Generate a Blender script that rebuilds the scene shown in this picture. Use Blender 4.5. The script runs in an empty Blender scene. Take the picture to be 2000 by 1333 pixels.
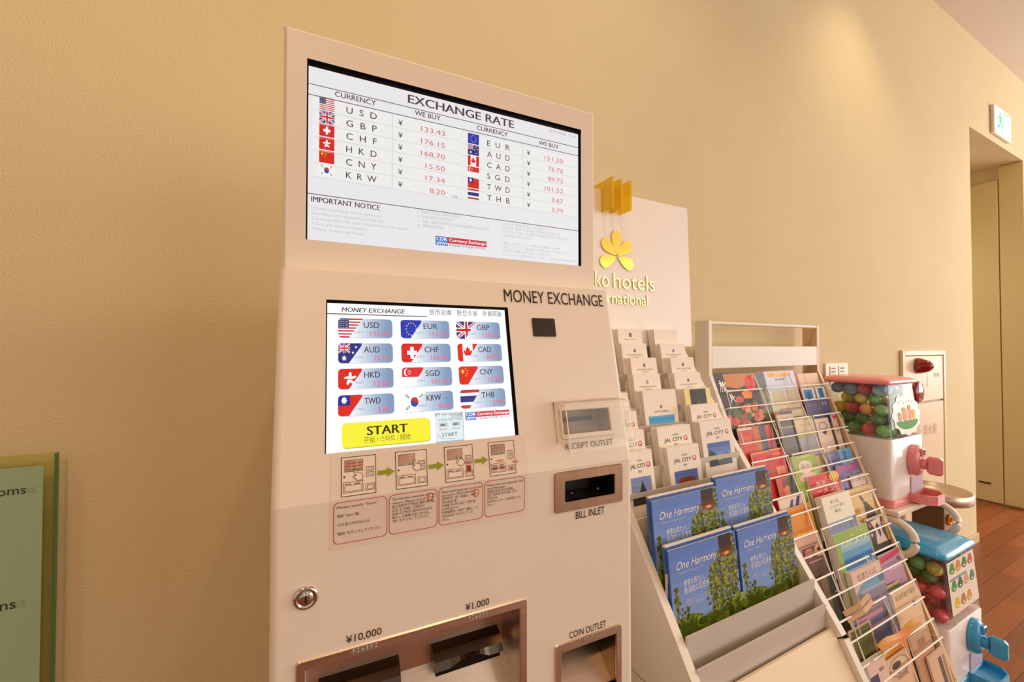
import bpy, math, random
from mathutils import Vector, Matrix
random.seed(7)
scene = bpy.context.scene
COL = scene.collection

# ------------------------------------------------------------------ camera
FPX = 789.5
YAW, PITCH = 0.46551, 0.016259
CAM = Vector((0.0, -1.05, 1.31))
FWD = Vector((math.sin(YAW)*math.cos(PITCH), math.cos(YAW)*math.cos(PITCH), math.sin(PITCH)))
RGT = Vector((math.cos(YAW), -math.sin(YAW), 0))
DWN = FWD.cross(RGT)
cd = bpy.data.cameras.new('camera'); cd.sensor_width = 36; cd.lens = FPX*36/2000
cd.clip_start = 0.02; cd.clip_end = 60
cam = bpy.data.objects.new('camera', cd); COL.objects.link(cam)
m = Matrix.Identity(4)
for i in range(3):
    m[i][0] = RGT[i]; m[i][1] = -DWN[i]; m[i][2] = -FWD[i]; m[i][3] = CAM[i]
cam.matrix_world = m
scene.camera = cam
# ------------------------------------------------------------------ light
scene.view_settings.view_transform = 'Standard'
scene.view_settings.look = 'None'
scene.view_settings.gamma = 1.0
scene.view_settings.use_curve_mapping = False
scene.view_settings.exposure = -0.06
w = bpy.data.worlds.new('room_light'); scene.world = w; w.use_nodes = True
w.node_tree.nodes['Background'].inputs[0].default_value = (1.0, 0.83, 0.68, 1)
w.node_tree.nodes['Background'].inputs[1].default_value = 0.55
def area(name, loc, target, size, sizey, energy, color):
    l = bpy.data.lights.new(name, 'AREA'); l.shape = 'RECTANGLE'; l.size = size; l.size_y = sizey
    l.energy = energy; l.color = color
    o = bpy.data.objects.new(name, l); COL.objects.link(o)
    o.location = loc
    o.rotation_euler = (Vector(target)-Vector(loc)).to_track_quat('-Z', 'Y').to_euler()
    return o
def spot(name, loc, target, energy, color, angle, blend=0.8, rad=0.06):
    l = bpy.data.lights.new(name, 'SPOT'); l.energy = energy; l.color = color
    l.spot_size = math.radians(angle); l.spot_blend = blend; l.shadow_soft_size = rad
    o = bpy.data.objects.new(name, l); COL.objects.link(o); o.location = loc
    o.rotation_euler = (Vector(target)-Vector(loc)).to_track_quat('-Z', 'Y').to_euler()
    return o
DAY = (1.0, 0.96, 0.90); WARM = (1.0, 0.77, 0.50)
area('window_daylight', (8.3, -2.6, 1.9), (3.2, -0.4, 1.5), 3.0, 2.6, 230, DAY)
area('lobby_window', (4.6, -5.6, 1.7), (0.9, -0.2, 1.5), 5.0, 3.0, 130, (1.0, 0.91, 0.79))
spot('downlight_or_fill', (-1.2, -0.75, 3.47), (-1.2, -0.55, 0), 36, WARM, 120)
spot('downlight_or_fill', (0.6, -0.75, 3.47), (0.6, -0.55, 0), 46, WARM, 120)
spot('downlight_or_fill', (2.45, -0.42, 3.47), (2.45, -0.30, 0), 30, (1.0, 0.80, 0.50), 95)
spot('downlight_or_fill', (4.6, -0.95, 3.47), (4.6, -0.55, 0), 30, (1.0, 0.86, 0.66), 120)
spot('downlight_or_fill', (-0.9, -2.4, 3.47), (-0.40, 0, 0.60), 135, (1.0, 0.56, 0.22), 75, 1.0, 0.12)  # added warm fill, lifts the machine's shadow on the left wall
spot('alcove_fill', (4.5, 1.2, 2.80), (4.6, 1.2, 0), 45, (1.0, 0.94, 0.80), 150)  # added fill lamp to brighten the alcove and its door panels
# ------------------------------------------------------------------ materials
def lin(c):
    if isinstance(c, str):
        c = c.lstrip('#'); c = tuple(int(c[i:i+2], 16)/255 for i in (0, 2, 4))
    return tuple(((v/12.92) if v <= 0.04045 else ((v+0.055)/1.055)**2.4) for v in c)
_M = {}
def M(c, rough=0.55, metal=0.0, spec=0.4, em=0.0, coat=0.0, trans=0.0, ior=1.45, key=None):
    k = (c, rough, metal, spec, em, coat, trans, ior)
    if k in _M: return _M[k]
    m = bpy.data.materials.new('paint_%s_%d' % (str(c).strip('#'), len(_M))); m.use_nodes = True
    b = m.node_tree.nodes['Principled BSDF']; L = lin(c)
    b.inputs['Base Color'].default_value = (*L, 1); b.inputs['Roughness'].default_value = rough
    b.inputs['Metallic'].default_value = metal; b.inputs['Specular IOR Level'].default_value = spec
    b.inputs['Coat Weight'].default_value = coat; b.inputs['Transmission Weight'].default_value = trans
    b.inputs['IOR'].default_value = ior
    if em:
        b.inputs['Base Color'].default_value = (0.02, 0.02, 0.02, 1)
        b.inputs['Emission Color'].default_value = (*L, 1); b.inputs['Emission Strength'].default_value = em
        b.inputs['Roughness'].default_value = 0.25
    _M[k] = m
    return m
def clear(name, tint=(1, 1, 1), haze=0.0, rough=0.03, gl=0.08, edge=0.55, hazecol=(1, 1, 1)):
    """thin clear plastic or glass sheet: tinted see-through with a fresnel sheen"""
    m = bpy.data.materials.new(name); m.use_nodes = True; nt = m.node_tree; nt.nodes.clear()
    out = nt.nodes.new('ShaderNodeOutputMaterial'); t = nt.nodes.new('ShaderNodeBsdfTransparent')
    t.inputs[0].default_value = (*tint, 1)
    g = nt.nodes.new('ShaderNodeBsdfGlossy'); g.inputs['Roughness'].default_value = rough
    lw = nt.nodes.new('ShaderNodeLayerWeight'); lw.inputs[0].default_value = 0.35
    ma = nt.nodes.new('ShaderNodeMath'); ma.operation = 'MULTIPLY_ADD'
    ma.inputs[1].default_value = edge; ma.inputs[2].default_value = gl; ma.use_clamp = True
    nt.links.new(lw.outputs['Fresnel'], ma.inputs[0])
    mx = nt.nodes.new('ShaderNodeMixShader'); nt.links.new(ma.outputs[0], mx.inputs[0])
    nt.links.new(t.outputs[0], mx.inputs[1]); nt.links.new(g.outputs[0], mx.inputs[2])
    last = mx
    if haze > 0:
        d = nt.nodes.new('ShaderNodeBsdfDiffuse'); d.inputs[0].default_value = (*hazecol, 1)
        m2 = nt.nodes.new('ShaderNodeMixShader'); m2.inputs[0].default_value = haze
        nt.links.new(mx.outputs[0], m2.inputs[1]); nt.links.new(d.outputs[0], m2.inputs[2]); last = m2
    nt.links.new(last.outputs[0], out.inputs[0])
    return m
def noisy(name, c1, c2, scale, rough=0.7, bump=0.0, bscale=200, stretch=(1, 1, 1), metal=0.0, bdist=0.002):
    m = bpy.data.materials.new(name); m.use_nodes = True; nt = m.node_tree
    b = nt.nodes['Principled BSDF']; b.inputs['Roughness'].default_value = rough
    b.inputs['Metallic'].default_value = metal
    tc = nt.nodes.new('ShaderNodeTexCoord'); mp = nt.nodes.new('ShaderNodeMapping')
    mp.inputs['Scale'].default_value = stretch
    nt.links.new(tc.outputs['Object'], mp.inputs[0])
    n = nt.nodes.new('ShaderNodeTexNoise'); n.inputs['Scale'].default_value = scale; n.inputs['Detail'].default_value = 4
    nt.links.new(mp.outputs[0], n.inputs['Vector'])
    r = nt.nodes.new('ShaderNodeValToRGB'); r.color_ramp.elements[0].color = (*lin(c1), 1); r.color_ramp.elements[1].color = (*lin(c2), 1)
    r.color_ramp.elements[0].position = 0.3; r.color_ramp.elements[1].position = 0.7
    nt.links.new(n.outputs[0], r.inputs[0]); nt.links.new(r.outputs[0], b.inputs['Base Color'])
    if bump:
        n2 = nt.nodes.new('ShaderNodeTexNoise'); n2.inputs['Scale'].default_value = bscale; n2.inputs['Detail'].default_value = 2
        nt.links.new(mp.outputs[0], n2.inputs['Vector'])
        bp = nt.nodes.new('ShaderNodeBump'); bp.inputs['Strength'].default_value = bump; bp.inputs['Distance'].default_value = bdist
        nt.links.new(n2.outputs[0], bp.inputs['Height']); nt.links.new(bp.outputs[0], b.inputs['Normal'])
    return m
def wood_floor():
    m = bpy.data.materials.new('plank_floor'); m.use_nodes = True; nt = m.node_tree; b = nt.nodes['Principled BSDF']
    b.inputs['Roughness'].default_value = 0.38
    tc = nt.nodes.new('ShaderNodeTexCoord'); br = nt.nodes.new('ShaderNodeTexBrick')
    br.offset = 0.37; br.inputs['Scale'].default_value = 1.0
    br.inputs['Brick Width'].default_value = 0.9; br.inputs['Row Height'].default_value = 0.1; br.inputs['Mortar Size'].default_value = 0.0012
    br.inputs['Color1'].default_value = (*lin('#a85c2c'), 1); br.inputs['Color2'].default_value = (*lin('#8a481f'), 1); br.inputs['Mortar'].default_value = (*lin('#35180a'), 1)
    nt.links.new(tc.outputs['Object'], br.inputs['Vector'])
    mp = nt.nodes.new('ShaderNodeMapping'); mp.inputs['Scale'].default_value = (2, 45, 1); nt.links.new(tc.outputs['Object'], mp.inputs[0])
    n = nt.nodes.new('ShaderNodeTexNoise'); n.inputs['Scale'].default_value = 1.6; n.inputs['Detail'].default_value = 6; nt.links.new(mp.outputs[0], n.inputs['Vector'])
    mx = nt.nodes.new('ShaderNodeMixRGB'); mx.blend_type = 'MULTIPLY'; mx.inputs[0].default_value = 0.45
    nt.links.new(br.outputs['Color'], mx.inputs[1]); nt.links.new(n.outputs[0], mx.inputs[2])
    nt.links.new(mx.outputs[0], b.inputs['Base Color'])
    return m
WALLM = noisy('plaster_wall', '#d8c69c', '#dbcaa2', 3, rough=0.85, bump=0.55, bscale=230)
CEILM = noisy('ceiling_paint', '#dfd5ca', '#e2d8cd', 2, rough=0.9)
FLOORM = wood_floor()
CAB = noisy('powder_coat', '#e9ddcf', '#ebdfd1', 4, rough=0.42)
WHITE = noisy('white_laminate', '#e7dfd6', '#eae2d9', 5, rough=0.5)
GREYL = noisy('grey_laminate', '#c9c0b6', '#cdc4ba', 5, rough=0.55)
CREAM = noisy('cream_board', '#ead9bd', '#ecdcc1', 5, rough=0.6)
STEEL = noisy('brushed_steel', '#d2bfae', '#e0cebd', 6, rough=0.36, metal=1.0, stretch=(1, 1, 30))
DSTEEL = noisy('dark_steel', '#5c534c', '#6e635a', 6, rough=0.28, metal=1.0)
CHROME = M('#dcd6d0', 0.08, 1.0)
BLACK = M('#14100f', 0.35)
WIRE = M('#f4efe9', 0.3, 0.0, 0.5)
GOLD = M('#f3dc6a', 0.18, 1.0)
PAPER = noisy('leaflet_paper', '#f0e6dc', '#f2e8df', 8, rough=0.7)
# ------------------------------------------------------------------ geometry
class MB:
    def __init__(s): s.v = []; s.f = []; s.m = []; s.sm = []; s.mats = []
    def mi(s, mat):
        if mat not in s.mats: s.mats.append(mat)
        return s.mats.index(mat)
    def poly(s, pts, mat, smooth=False):
        n = len(s.v); s.v += [tuple(p) for p in pts]; s.f.append(list(range(n, n+len(pts)))); s.m.append(s.mi(mat)); s.sm.append(smooth)
    def mesh(s, vs, fs, mat, smooth=False):
        n = len(s.v); s.v += [tuple(p) for p in vs]; i = s.mi(mat)
        for f in fs: s.f.append([n+k for k in f]); s.m.append(i); s.sm.append(smooth)
    def hexa(s, b, t, mat):
        s.mesh(list(b)+list(t), [(3, 2, 1, 0), (4, 5, 6, 7), (0, 1, 5, 4), (1, 2, 6, 5), (2, 3, 7, 6), (3, 0, 4, 7)], mat)
    def box(s, x0, x1, y0, y1, z0, z1, mat, bev=0.0):
        if bev <= 0:
            s.hexa([(x0, y0, z0), (x1, y0, z0), (x1, y1, z0), (x0, y1, z0)], [(x0, y0, z1), (x1, y0, z1), (x1, y1, z1), (x0, y1, z1)], mat); return
        r = bev
        def loop(d, z):   # chamfered ring
            return [(x0+d, y0+r, z), (x0+r, y0+d, z), (x1-r, y0+d, z), (x1-d, y0+r, z), (x1-d, y1-r, z), (x1-r, y1-d, z), (x0+r, y1-d, z), (x0+d, y1-r, z)]
        def tight(z): 
            return [(x0+r, y0+r, z)]*2+[(x1-r, y0+r, z)]*2+[(x1-r, y1-r, z)]*2+[(x0+r, y1-r, z)]*2
        rings = [tight(z0), loop(0, z0+r), loop(0, z1-r), tight(z1)]
        s.rings(rings, mat, smooth=False)
    def rings(s, rings, mat, smooth=True, cap=True, close=True):
        n = len(rings[0]); vs = [p for r in rings for p in r]; fs = []
        for i in range(len(rings)-1):
            for j in range(n if close else n-1):
                k = (j+1) % n; fs.append((i*n+j, i*n+k, (i+1)*n+k, (i+1)*n+j))
        s.mesh(vs, fs, mat, smooth)
        if cap:
            s.poly(rings[0][::-1], mat); s.poly(rings[-1], mat)
    def prism(s, pts, d, mat):
        """closed polygon pts (3D) pushed along vector d"""
        d = Vector(d); a = [Vector(p) for p in pts]; b = [p+d for p in a]
        s.poly(a[::-1], mat); s.poly(b, mat); n = len(a)
        for i in range(n):
            k = (i+1) % n; s.poly([a[i], a[k], b[k], b[i]], mat)
    def tube(s, pts, r, mat, n=6):
        pts = [Vector(p) for p in pts]; rings = []
        for i, p in enumerate(pts):
            t = (pts[min(i+1, len(pts)-1)]-pts[max(i-1, 0)]).normalized()
            u = t.cross(Vector((0, 0, 1)));
            if u.length < 1e-3: u = t.cross(Vector((0, 1, 0)))
            u.normalize(); v = t.cross(u)
            rings.append([p+r*(math.cos(a)*u+math.sin(a)*v) for a in [2*math.pi*k/n for k in range(n)]])
        s.rings(rings, mat, True)
    def lathe(s, prof, c, mat, n=24, axis='z'):
        rings = []
        for r, h in prof:
            rg = []
            for k in range(n):
                a = 2*math.pi*k/n
                if axis == 'z': rg.append((c[0]+r*math.cos(a), c[1]+r*math.sin(a), c[2]+h))
                else: rg.append((c[0]+r*math.cos(a), c[1]-h, c[2]+r*math.sin(a)))   # axis towards -y
            rings.append(rg)
        s.rings(rings, mat, True)
    def build(s, name, parent=None, loc=None):
        me = bpy.data.meshes.new(name); me.from_pydata(s.v, [], s.f)
        for mt in s.mats: me.materials.append(mt)
        me.polygons.foreach_set('material_index', s.m); me.polygons.foreach_set('use_smooth', s.sm)
        me.update()
        o = bpy.data.objects.new(name, me); COL.objects.link(o)
        if parent is not None:
            o.parent = parent; o.matrix_parent_inverse = parent_inv(parent)
        return o
def parent_inv(p):
    m = Matrix.Identity(4)
    q = p
    chain = []
    while q is not None: chain.append(q); q = q.parent
    for q in reversed(chain): m = m @ q.matrix_parent_inverse @ q.matrix_basis
    return m.inverted()
def tag(o, label=None, cat=None, group=None, kind=None):
    if label: o['label'] = label
    if cat: o['category'] = cat
    if group: o['group'] = group
    if kind: o['kind'] = kind
    return o
def thing(name, loc, label, cat, group=None):
    o = bpy.data.objects.new(name, None); COL.objects.link(o); o.location = loc; o.empty_display_size = 0.05
    return tag(o, label, cat, group)
# ---- text as mesh
_T = {}
def text2d(s, bold=0.0, shear=0.0, space=1.0):
    k = (s, bold, shear, space)
    if k in _T: return _T[k]
    cu = bpy.data.curves.new('t', 'FONT'); cu.body = s; cu.offset = bold; cu.shear = shear; cu.size = 1; cu.space_character = space
    cu.resolution_u = 3; cu.fill_mode = 'FRONT'
    o = bpy.data.objects.new('t', cu); COL.objects.link(o)
    bpy.context.view_layer.update()
    me = o.evaluated_get(bpy.context.evaluated_depsgraph_get()).to_mesh()
    vs = [(v.co.x, v.co.y) for v in me.vertices]; fs = [tuple(p.vertices) for p in me.polygons]
    bpy.data.objects.remove(o); bpy.data.curves.remove(cu)
    if not vs: vs = [(0, 0)]
    _T[k] = (vs, fs, min(v[0] for v in vs), max(v[0] for v in vs))
    return _T[k]
CAP = max(v[1] for v in text2d('H')[0])
# ---- plane frames
class Fr:
    """flat working plane: a along x, b along y (up), k out of the surface"""
    def __init__(s, o, x, y): s.o = Vector(o); s.x = Vector(x).normalized(); s.y = Vector(y).normalized(); s.n = s.x.cross(s.y)
    def p(s, a, b, k=0.0): return s.o+s.x*a+s.y*b+s.n*k
    def at(s, px, py):
        d = RGT*((px-1000)/FPX)+DWN*((py-666.5)/FPX)+FWD
        t = (s.o-CAM).dot(s.n)/d.dot(s.n); q = CAM+d*t-s.o
        return q.dot(s.x), q.dot(s.y)
def clip(poly, reg):
    """clip polygon to a convex counter-clockwise region"""
    out = poly
    for i in range(len(reg)):
        (x0, y0), (x1, y1) = reg[i], reg[(i+1) % len(reg)]
        inp, out = out, []
        if not inp: return []
        def sd(p): return (x1-x0)*(p[1]-y0)-(y1-y0)*(p[0]-x0)
        for j in range(len(inp)):
            a, b = inp[j-1], inp[j]; da, db = sd(a), sd(b)
            if (da >= 0) != (db >= 0):
                t = da/(da-db); out.append((a[0]+t*(b[0]-a[0]), a[1]+t*(b[1]-a[1])))
            if db >= 0: out.append(b)
    return out
def rrect(x0, y0, x1, y1, r, n=5):
    pts = []
    for cx, cy, a0 in ((x1-r, y1-r, 0), (x0+r, y1-r, 90), (x0+r, y0+r, 180), (x1-r, y0+r, 270)):
        for k in range(n): a = math.radians(a0+90*k/(n-1)); pts.append((cx+r*math.cos(a), cy+r*math.sin(a)))
    return pts
def ell(cx, cy, rx, ry, n=16, rot=0.0):
    return [(cx+rx*math.cos(a)*math.cos(rot)-ry*math.sin(a)*math.sin(rot), cy+rx*math.cos(a)*math.sin(rot)+ry*math.sin(a)*math.cos(rot)) for a in [2*math.pi*k/n for k in range(n)]]
def star(cx, cy, r, n=5, inner=0.4, asp=1.0):
    return [(cx+asp*(r if k % 2 == 0 else r*inner)*math.sin(math.pi*k/n), cy+(r if k % 2 == 0 else r*inner)*math.cos(math.pi*k/n)) for k in range(2*n)]
class Art:
    """flat artwork printed or shown on a plane"""
    def __init__(s, mb, fr, step=0.00012, base=0.0003, mat=None): s.mb = mb; s.fr = fr; s.step = step; s.base = base; s.mat = mat or (lambda c: M(c, 0.6))
    def poly(s, pts, c, l=0, reg=None):
        if reg is not None: pts = clip(pts, reg)
        if len(pts) >= 3: s.mb.poly([s.fr.p(a, b, s.base+l*s.step) for a, b in pts], s.mat(c))
    def rect(s, x0, y0, x1, y1, c, l=0, reg=None):
        x0, x1 = min(x0, x1), max(x0, x1); y0, y1 = min(y0, y1), max(y0, y1)
        s.poly([(x0, y0), (x1, y0), (x1, y1), (x0, y1)], c, l, reg)
    def line(s, pts, wd, c, l=0, closed=False):
        n = len(pts)
        for i in range(n if closed else n-1):
            (ax, ay), (bx, by) = pts[i], pts[(i+1) % n]; d = math.hypot(bx-ax, by-ay)
            if d < 1e-9: continue
            ux, uy = (bx-ax)/d*wd/2, (by-ay)/d*wd/2
            s.poly([(ax-ux+uy, ay-uy-ux), (bx+ux+uy, by+uy-ux), (bx+ux-uy, by+uy+ux), (ax-ux-uy, ay-uy+ux)], c, l)
    def text(s, t, x, y, h, c, l=5, wd=None, al='l', bold=0.0, shear=0.0, space=1.0):
        vs, fs, a, b = text2d(t, 0.0, shear, space)
        if bold:
            for d in (-.5, .5): s.text(t, x+d*bold*h*1.6, y, h, c, l-d, wd, al, 0.0, shear, space)
            return
        k = h/CAP; kx = k if wd is None else wd/max(b-a, 1e-6)
        x0 = x if al == 'l' else (x-(b-a)*kx if al == 'r' else x-(b-a)*kx/2)
        s.mb.mesh([s.fr.p(x0+(vx-a)*kx, y+vy*k, s.base+l*s.step) for vx, vy in vs], fs, s.mat(c))
# ---- flags as lists of (colour, polygon) in a unit square
def R_(x0, y0, x1, y1): return [(x0, y0), (x1, y0), (x1, y1), (x0, y1)]
def fl_gb(x=0, y=0, w=1, h=1):
    L = [('#2b2f86', R_(0, 0, 1, 1))]
    for wd, c in ((.13, '#ffffff'), (.05, '#d8202a')):
        L += [(c, [(0, wd), (0, 0), (wd*.7, 0), (1, 1-wd), (1, 1), (1-wd*.7, 1)]), (c, [(0, 1-wd), (1-wd*.7, 0), (1, 0), (1, wd), (wd*.7, 1), (0, 1)])]
    for wd, c in ((.13, '#ffffff'), (.075, '#d8202a')):
        L += [(c, R_(.5-wd*.75, 0, .5+wd*.75, 1)), (c, R_(0, .5-wd, 1, .5+wd))]
    return [(c, [(x+p*w, y+q*h) for p, q in P]) for c, P in L]
def flag(k):
    Wt, Rd = '#ffffff', '#de2010'
    if k == 'USD':
        return [(Wt, R_(0, 0, 1, 1))]+[('#c8323c', R_(0, i/13, 1, (i+1)/13)) for i in range(0, 13, 2)]+[('#33366e', R_(0, 6/13, .42, 1))]+[(Wt, star(.045+.055*i, .52+.1*j, .022, 5, .5, .7)) for i in range(7) for j in range(5)]
    if k == 'GBP': return fl_gb()
    if k == 'EUR': return [('#1e32b4', R_(0, 0, 1, 1))]+[('#f5dc50', star(.5+.24*math.cos(a), .5+.34*math.sin(a), .06, 5, .4, .7)) for a in [math.pi*i/6 for i in range(12)]]
    if k == 'AUD': return [('#262a7c', R_(0, 0, 1, 1))]+fl_gb(0, .5, .5, .5)+[(Wt, star(.25, .24, .16, 7, .45, .7)), (Wt, star(.75, .2, .08, 7, .45, .7)), (Wt, star(.75, .8, .08, 7, .45, .7)), (Wt, star(.62, .52, .08, 7, .45, .7)), (Wt, star(.88, .6, .08, 7, .45, .7))]
    if k == 'CHF': return [('#dc1e1e', R_(0, 0, 1, 1)), (Wt, R_(.42, .18, .58, .82)), (Wt, R_(.27, .39, .73, .61))]
    if k == 'CAD': return [(Wt, R_(0, 0, 1, 1)), (Rd, R_(0, 0, .25, 1)), (Rd, R_(.75, 0, 1, 1)), (Rd, [(.5, .88), (.45, .72), (.39, .76), (.41, .55), (.34, .63), (.29, .6), (.31, .48), (.37, .36), (.36, .32), (.49, .34), (.49, .14), (.51, .14), (.51, .34), (.64, .32), (.63, .36), (.69, .48), (.71, .6), (.66, .63), (.59, .55), (.61, .76), (.55, .72)])]
    if k == 'HKD': return [(Rd, R_(0, 0, 1, 1))]+[(Wt, ell(.5+.13*math.sin(a), .5+.19*math.cos(a), .065, .15, 10, -a*0.9)) for a in [2*math.pi*i/5 for i in range(5)]]
    if k == 'SGD': return [(Wt, R_(0, 0, 1, 1)), ('#e02a30', R_(0, .5, 1, 1)), (Wt, ell(.22, .75, .13, .2)), ('#e02a30', ell(.27, .75, .12, .18))]+[(Wt, star(.34+.06*math.cos(a), .75+.1*math.sin(a), .035)) for a in [.4+2*math.pi*i/5 for i in range(5)]]
    if k == 'CNY': return [(Rd, R_(0, 0, 1, 1)), ('#ffde20', star(.2, .72, .17, 5, .4, .7))]+[('#ffde20', star(x, y, .06, 5, .4, .7)) for x, y in ((.36, .88), (.43, .76), (.43, .6), (.36, .48))]
    if k == 'TWD': return [(Rd, R_(0, 0, 1, 1)), ('#23238c', R_(0, .5, .5, 1)), (Wt, star(.25, .75, .19, 12, .6, .7))]
    if k == 'THB': return [(Wt, R_(0, 0, 1, 1)), ('#cd2832', R_(0, 0, 1, 1/6)), ('#cd2832', R_(0, 5/6, 1, 1)), ('#2d2d8c', R_(0, 1/3, 1, 2/3))]
    if k == 'KRW':
        L = [(Wt, R_(0, 0, 1, 1)), ('#cd2e3a', [(.5+.17*math.cos(a), .5+.25*math.sin(a)) for a in [math.pi*i/10-.4 for i in range(11)]]), ('#1e46a0', [(.5+.17*math.cos(a), .5+.25*math.sin(a)) for a in [math.pi*i/10-.4+math.pi for i in range(11)]])]
        for cx, cy, d in ((.2, .8, 1), (.8, .8, -1), (.2, .2, -1), (.8, .2, 1)):
            for t in (-.05, 0, .05):
                L.append(('#222222', ell(cx+t*d, cy-t*1.2, .075, .02, 6, .9*d)))
        return L
def put_flag(art, k, x0, y0, w, h, l=2, reg=None):
    rank = 0; last = None
    for c, P in flag(k):
        if last is not None and c != last: rank += 1
        last = c
        art.poly([(x0+p*w, y0+q*h) for p, q in P], c, l+rank*.6, reg)
# ================================================================== the setting
AX0, AX1, AZ, CZ = 4.043, 5.175, 2.83, 3.49
b = MB()
b.box(-4, AX0, 0, .14, 0, CZ, WALLM); b.box(AX0, AX1, 0, .14, AZ, CZ, WALLM); b.box(AX1, 9, 0, .14, 0, CZ, WALLM)
tag(b.build('wall_back'), kind='structure')
b = MB(); b.box(AX0-.1, AX0, .14, 2.4, 0, AZ, WALLM); tag(b.build('wall_left'), kind='structure')
b = MB(); b.box(AX1, AX1+.1, .14, 2.4, 0, AZ, WALLM); tag(b.build('wall_right'), kind='structure')
b = MB(); b.box(AX0-.1, AX1+.1, 2.4, 2.5, 0, AZ, WALLM); tag(b.build('wall_alcove'), kind='structure')
b = MB(); b.box(AX0-.1, AX1+.1, .14, 2.5, AZ, AZ+.06, WALLM); tag(b.build('trim_1'), kind='structure')
b = MB(); b.box(-4, 9, -8, 2.6, -.06, 0, FLOORM); tag(b.build('floor'), kind='structure')
b = MB(); b.box(-4, 9, -8, .14, CZ, CZ+.06, CEILM); tag(b.build('ceiling'), kind='structure')
BASEM = M('#cdb690', .6)
b = MB(); b.box(-4, AX0, -.012, 0, 0, .06, BASEM, .002); tag(b.build('baseboard_back'), kind='structure')
# panelled door lining the right-hand side of the alcove
DOORM = M('#e0cf9c', .5)
r = thing('door_1', (AX1, .6, 0), None, None); r['kind'] = 'structure'
b = MB(); b.box(AX1-.022, AX1-.001, .135, 1.2, .012, 2.72, DOORM, .003); b.build('door_leaf', r)
b = MB(); b.box(AX1-.018, AX1-.001, -.004, .128, .012, AZ-.004, DOORM, .003); b.build('door_jamb', r)
b = MB(); b.box(AX1-.03, AX1-.0225, .2, .27, .155, .175, DSTEEL, .003); b.build('foot_bolt', r)

# ================================================================== currency exchange machine
MY = -0.0433
U = Vector((math.cos(MY), math.sin(MY), 0)); V = Vector((-math.sin(MY), math.cos(MY), 0)); Z = Vector((0, 0, 1))
O = Vector((-0.030, -0.5, 0)); MW = 0.4535
TH = math.radians(12); SB = .0834
UPS = Z*math.cos(TH)+V*math.sin(TH)
SL = .257
FS = Fr(O-V*.03+Z*1.40, U, UPS)            # sloped control panel, a right, b up (0 at its top edge)
FF = Fr(O-V*SB, U, Z)                      # upright lower front
FD = Fr(O, U, Z)                           # front of the rate display
def cells(mb, fr, x0, x1, y0, y1, holes, mat):
    xs = sorted({x0, x1, *[h[0] for h in holes], *[h[1] for h in holes]}); ys = sorted({y0, y1, *[h[2] for h in holes], *[h[3] for h in holes]})
    for i in range(len(xs)-1):
        for j in range(len(ys)-1):
            cx, cy = (xs[i]+xs[i+1])/2, (ys[j]+ys[j+1])/2
            if any(h[0] < cx < h[1] and h[2] < cy < h[3] for h in holes): continue
            mb.poly([fr.p(xs[i], ys[j]), fr.p(xs[i+1], ys[j]), fr.p(xs[i+1], ys[j+1]), fr.p(xs[i], ys[j+1])], mat)
def quadrect(fr, tl, tr, br, bl):
    q = [fr.at(*p) for p in (tl, tr, br, bl)]
    return ((q[0][0]+q[3][0])/2, (q[1][0]+q[2][0])/2, (q[2][1]+q[3][1])/2, (q[0][1]+q[1][1])/2)
R_TOUCH = quadrect(FS, (632, 586), (988, 600), (1017, 850), (640, 887))
R_RCPT = quadrect(FS, (1098, 806), (1186, 795), (1193, 835), (1100, 856))
R_RCPO = quadrect(FS, (1092, 799), (1193, 788), (1201, 842), (1095, 868))
R_INO = quadrect(FF, (1083, 928), (1214, 902), (1217, 978), (1081, 1006))
R_IN = quadrect(FF, (1102, 946), (1198, 922), (1199, 963), (1104, 982))
p0, p1 = FF.at(577, 1296), FF.at(1029, 1166); q0, q1 = FF.at(598, 1309), FF.at(1014, 1188)
R_OUTO = (p0[0], p1[0], (p0[1]+p1[1])/2-.175, (p0[1]+p1[1])/2)
R_OUT = (q0[0], q1[0], R_OUTO[2]+.012, (q0[1]+q1[1])/2)
p0, p1 = FF.at(1083, 1261), FF.at(1213, 1217); q0, q1 = FF.at(1096, 1276), FF.at(1202, 1237)
R_CNO = (p0[0], p1[0], (p0[1]+p1[1])/2-.115, (p0[1]+p1[1])/2)
R_CN = (q0[0], q1[0], (q0[1]+q1[1])/2-.075, (q0[1]+q1[1])/2)
p0, p1 = FD.at(600, 115), FD.at(1133, 252); p2, p3 = FD.at(597, 468), FD.at(1137, 520)
R_DISP = ((p0[0]+p2[0])/2, (p1[0]+p3[0])/2, (p2[1]+p3[1])/2, (p0[1]+p1[1])/2)
EXM = thing('currency_exchange_machine', O, 'tall white money exchange machine with a tilted touch screen and a rate display on top', 'exchange machine')
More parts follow.
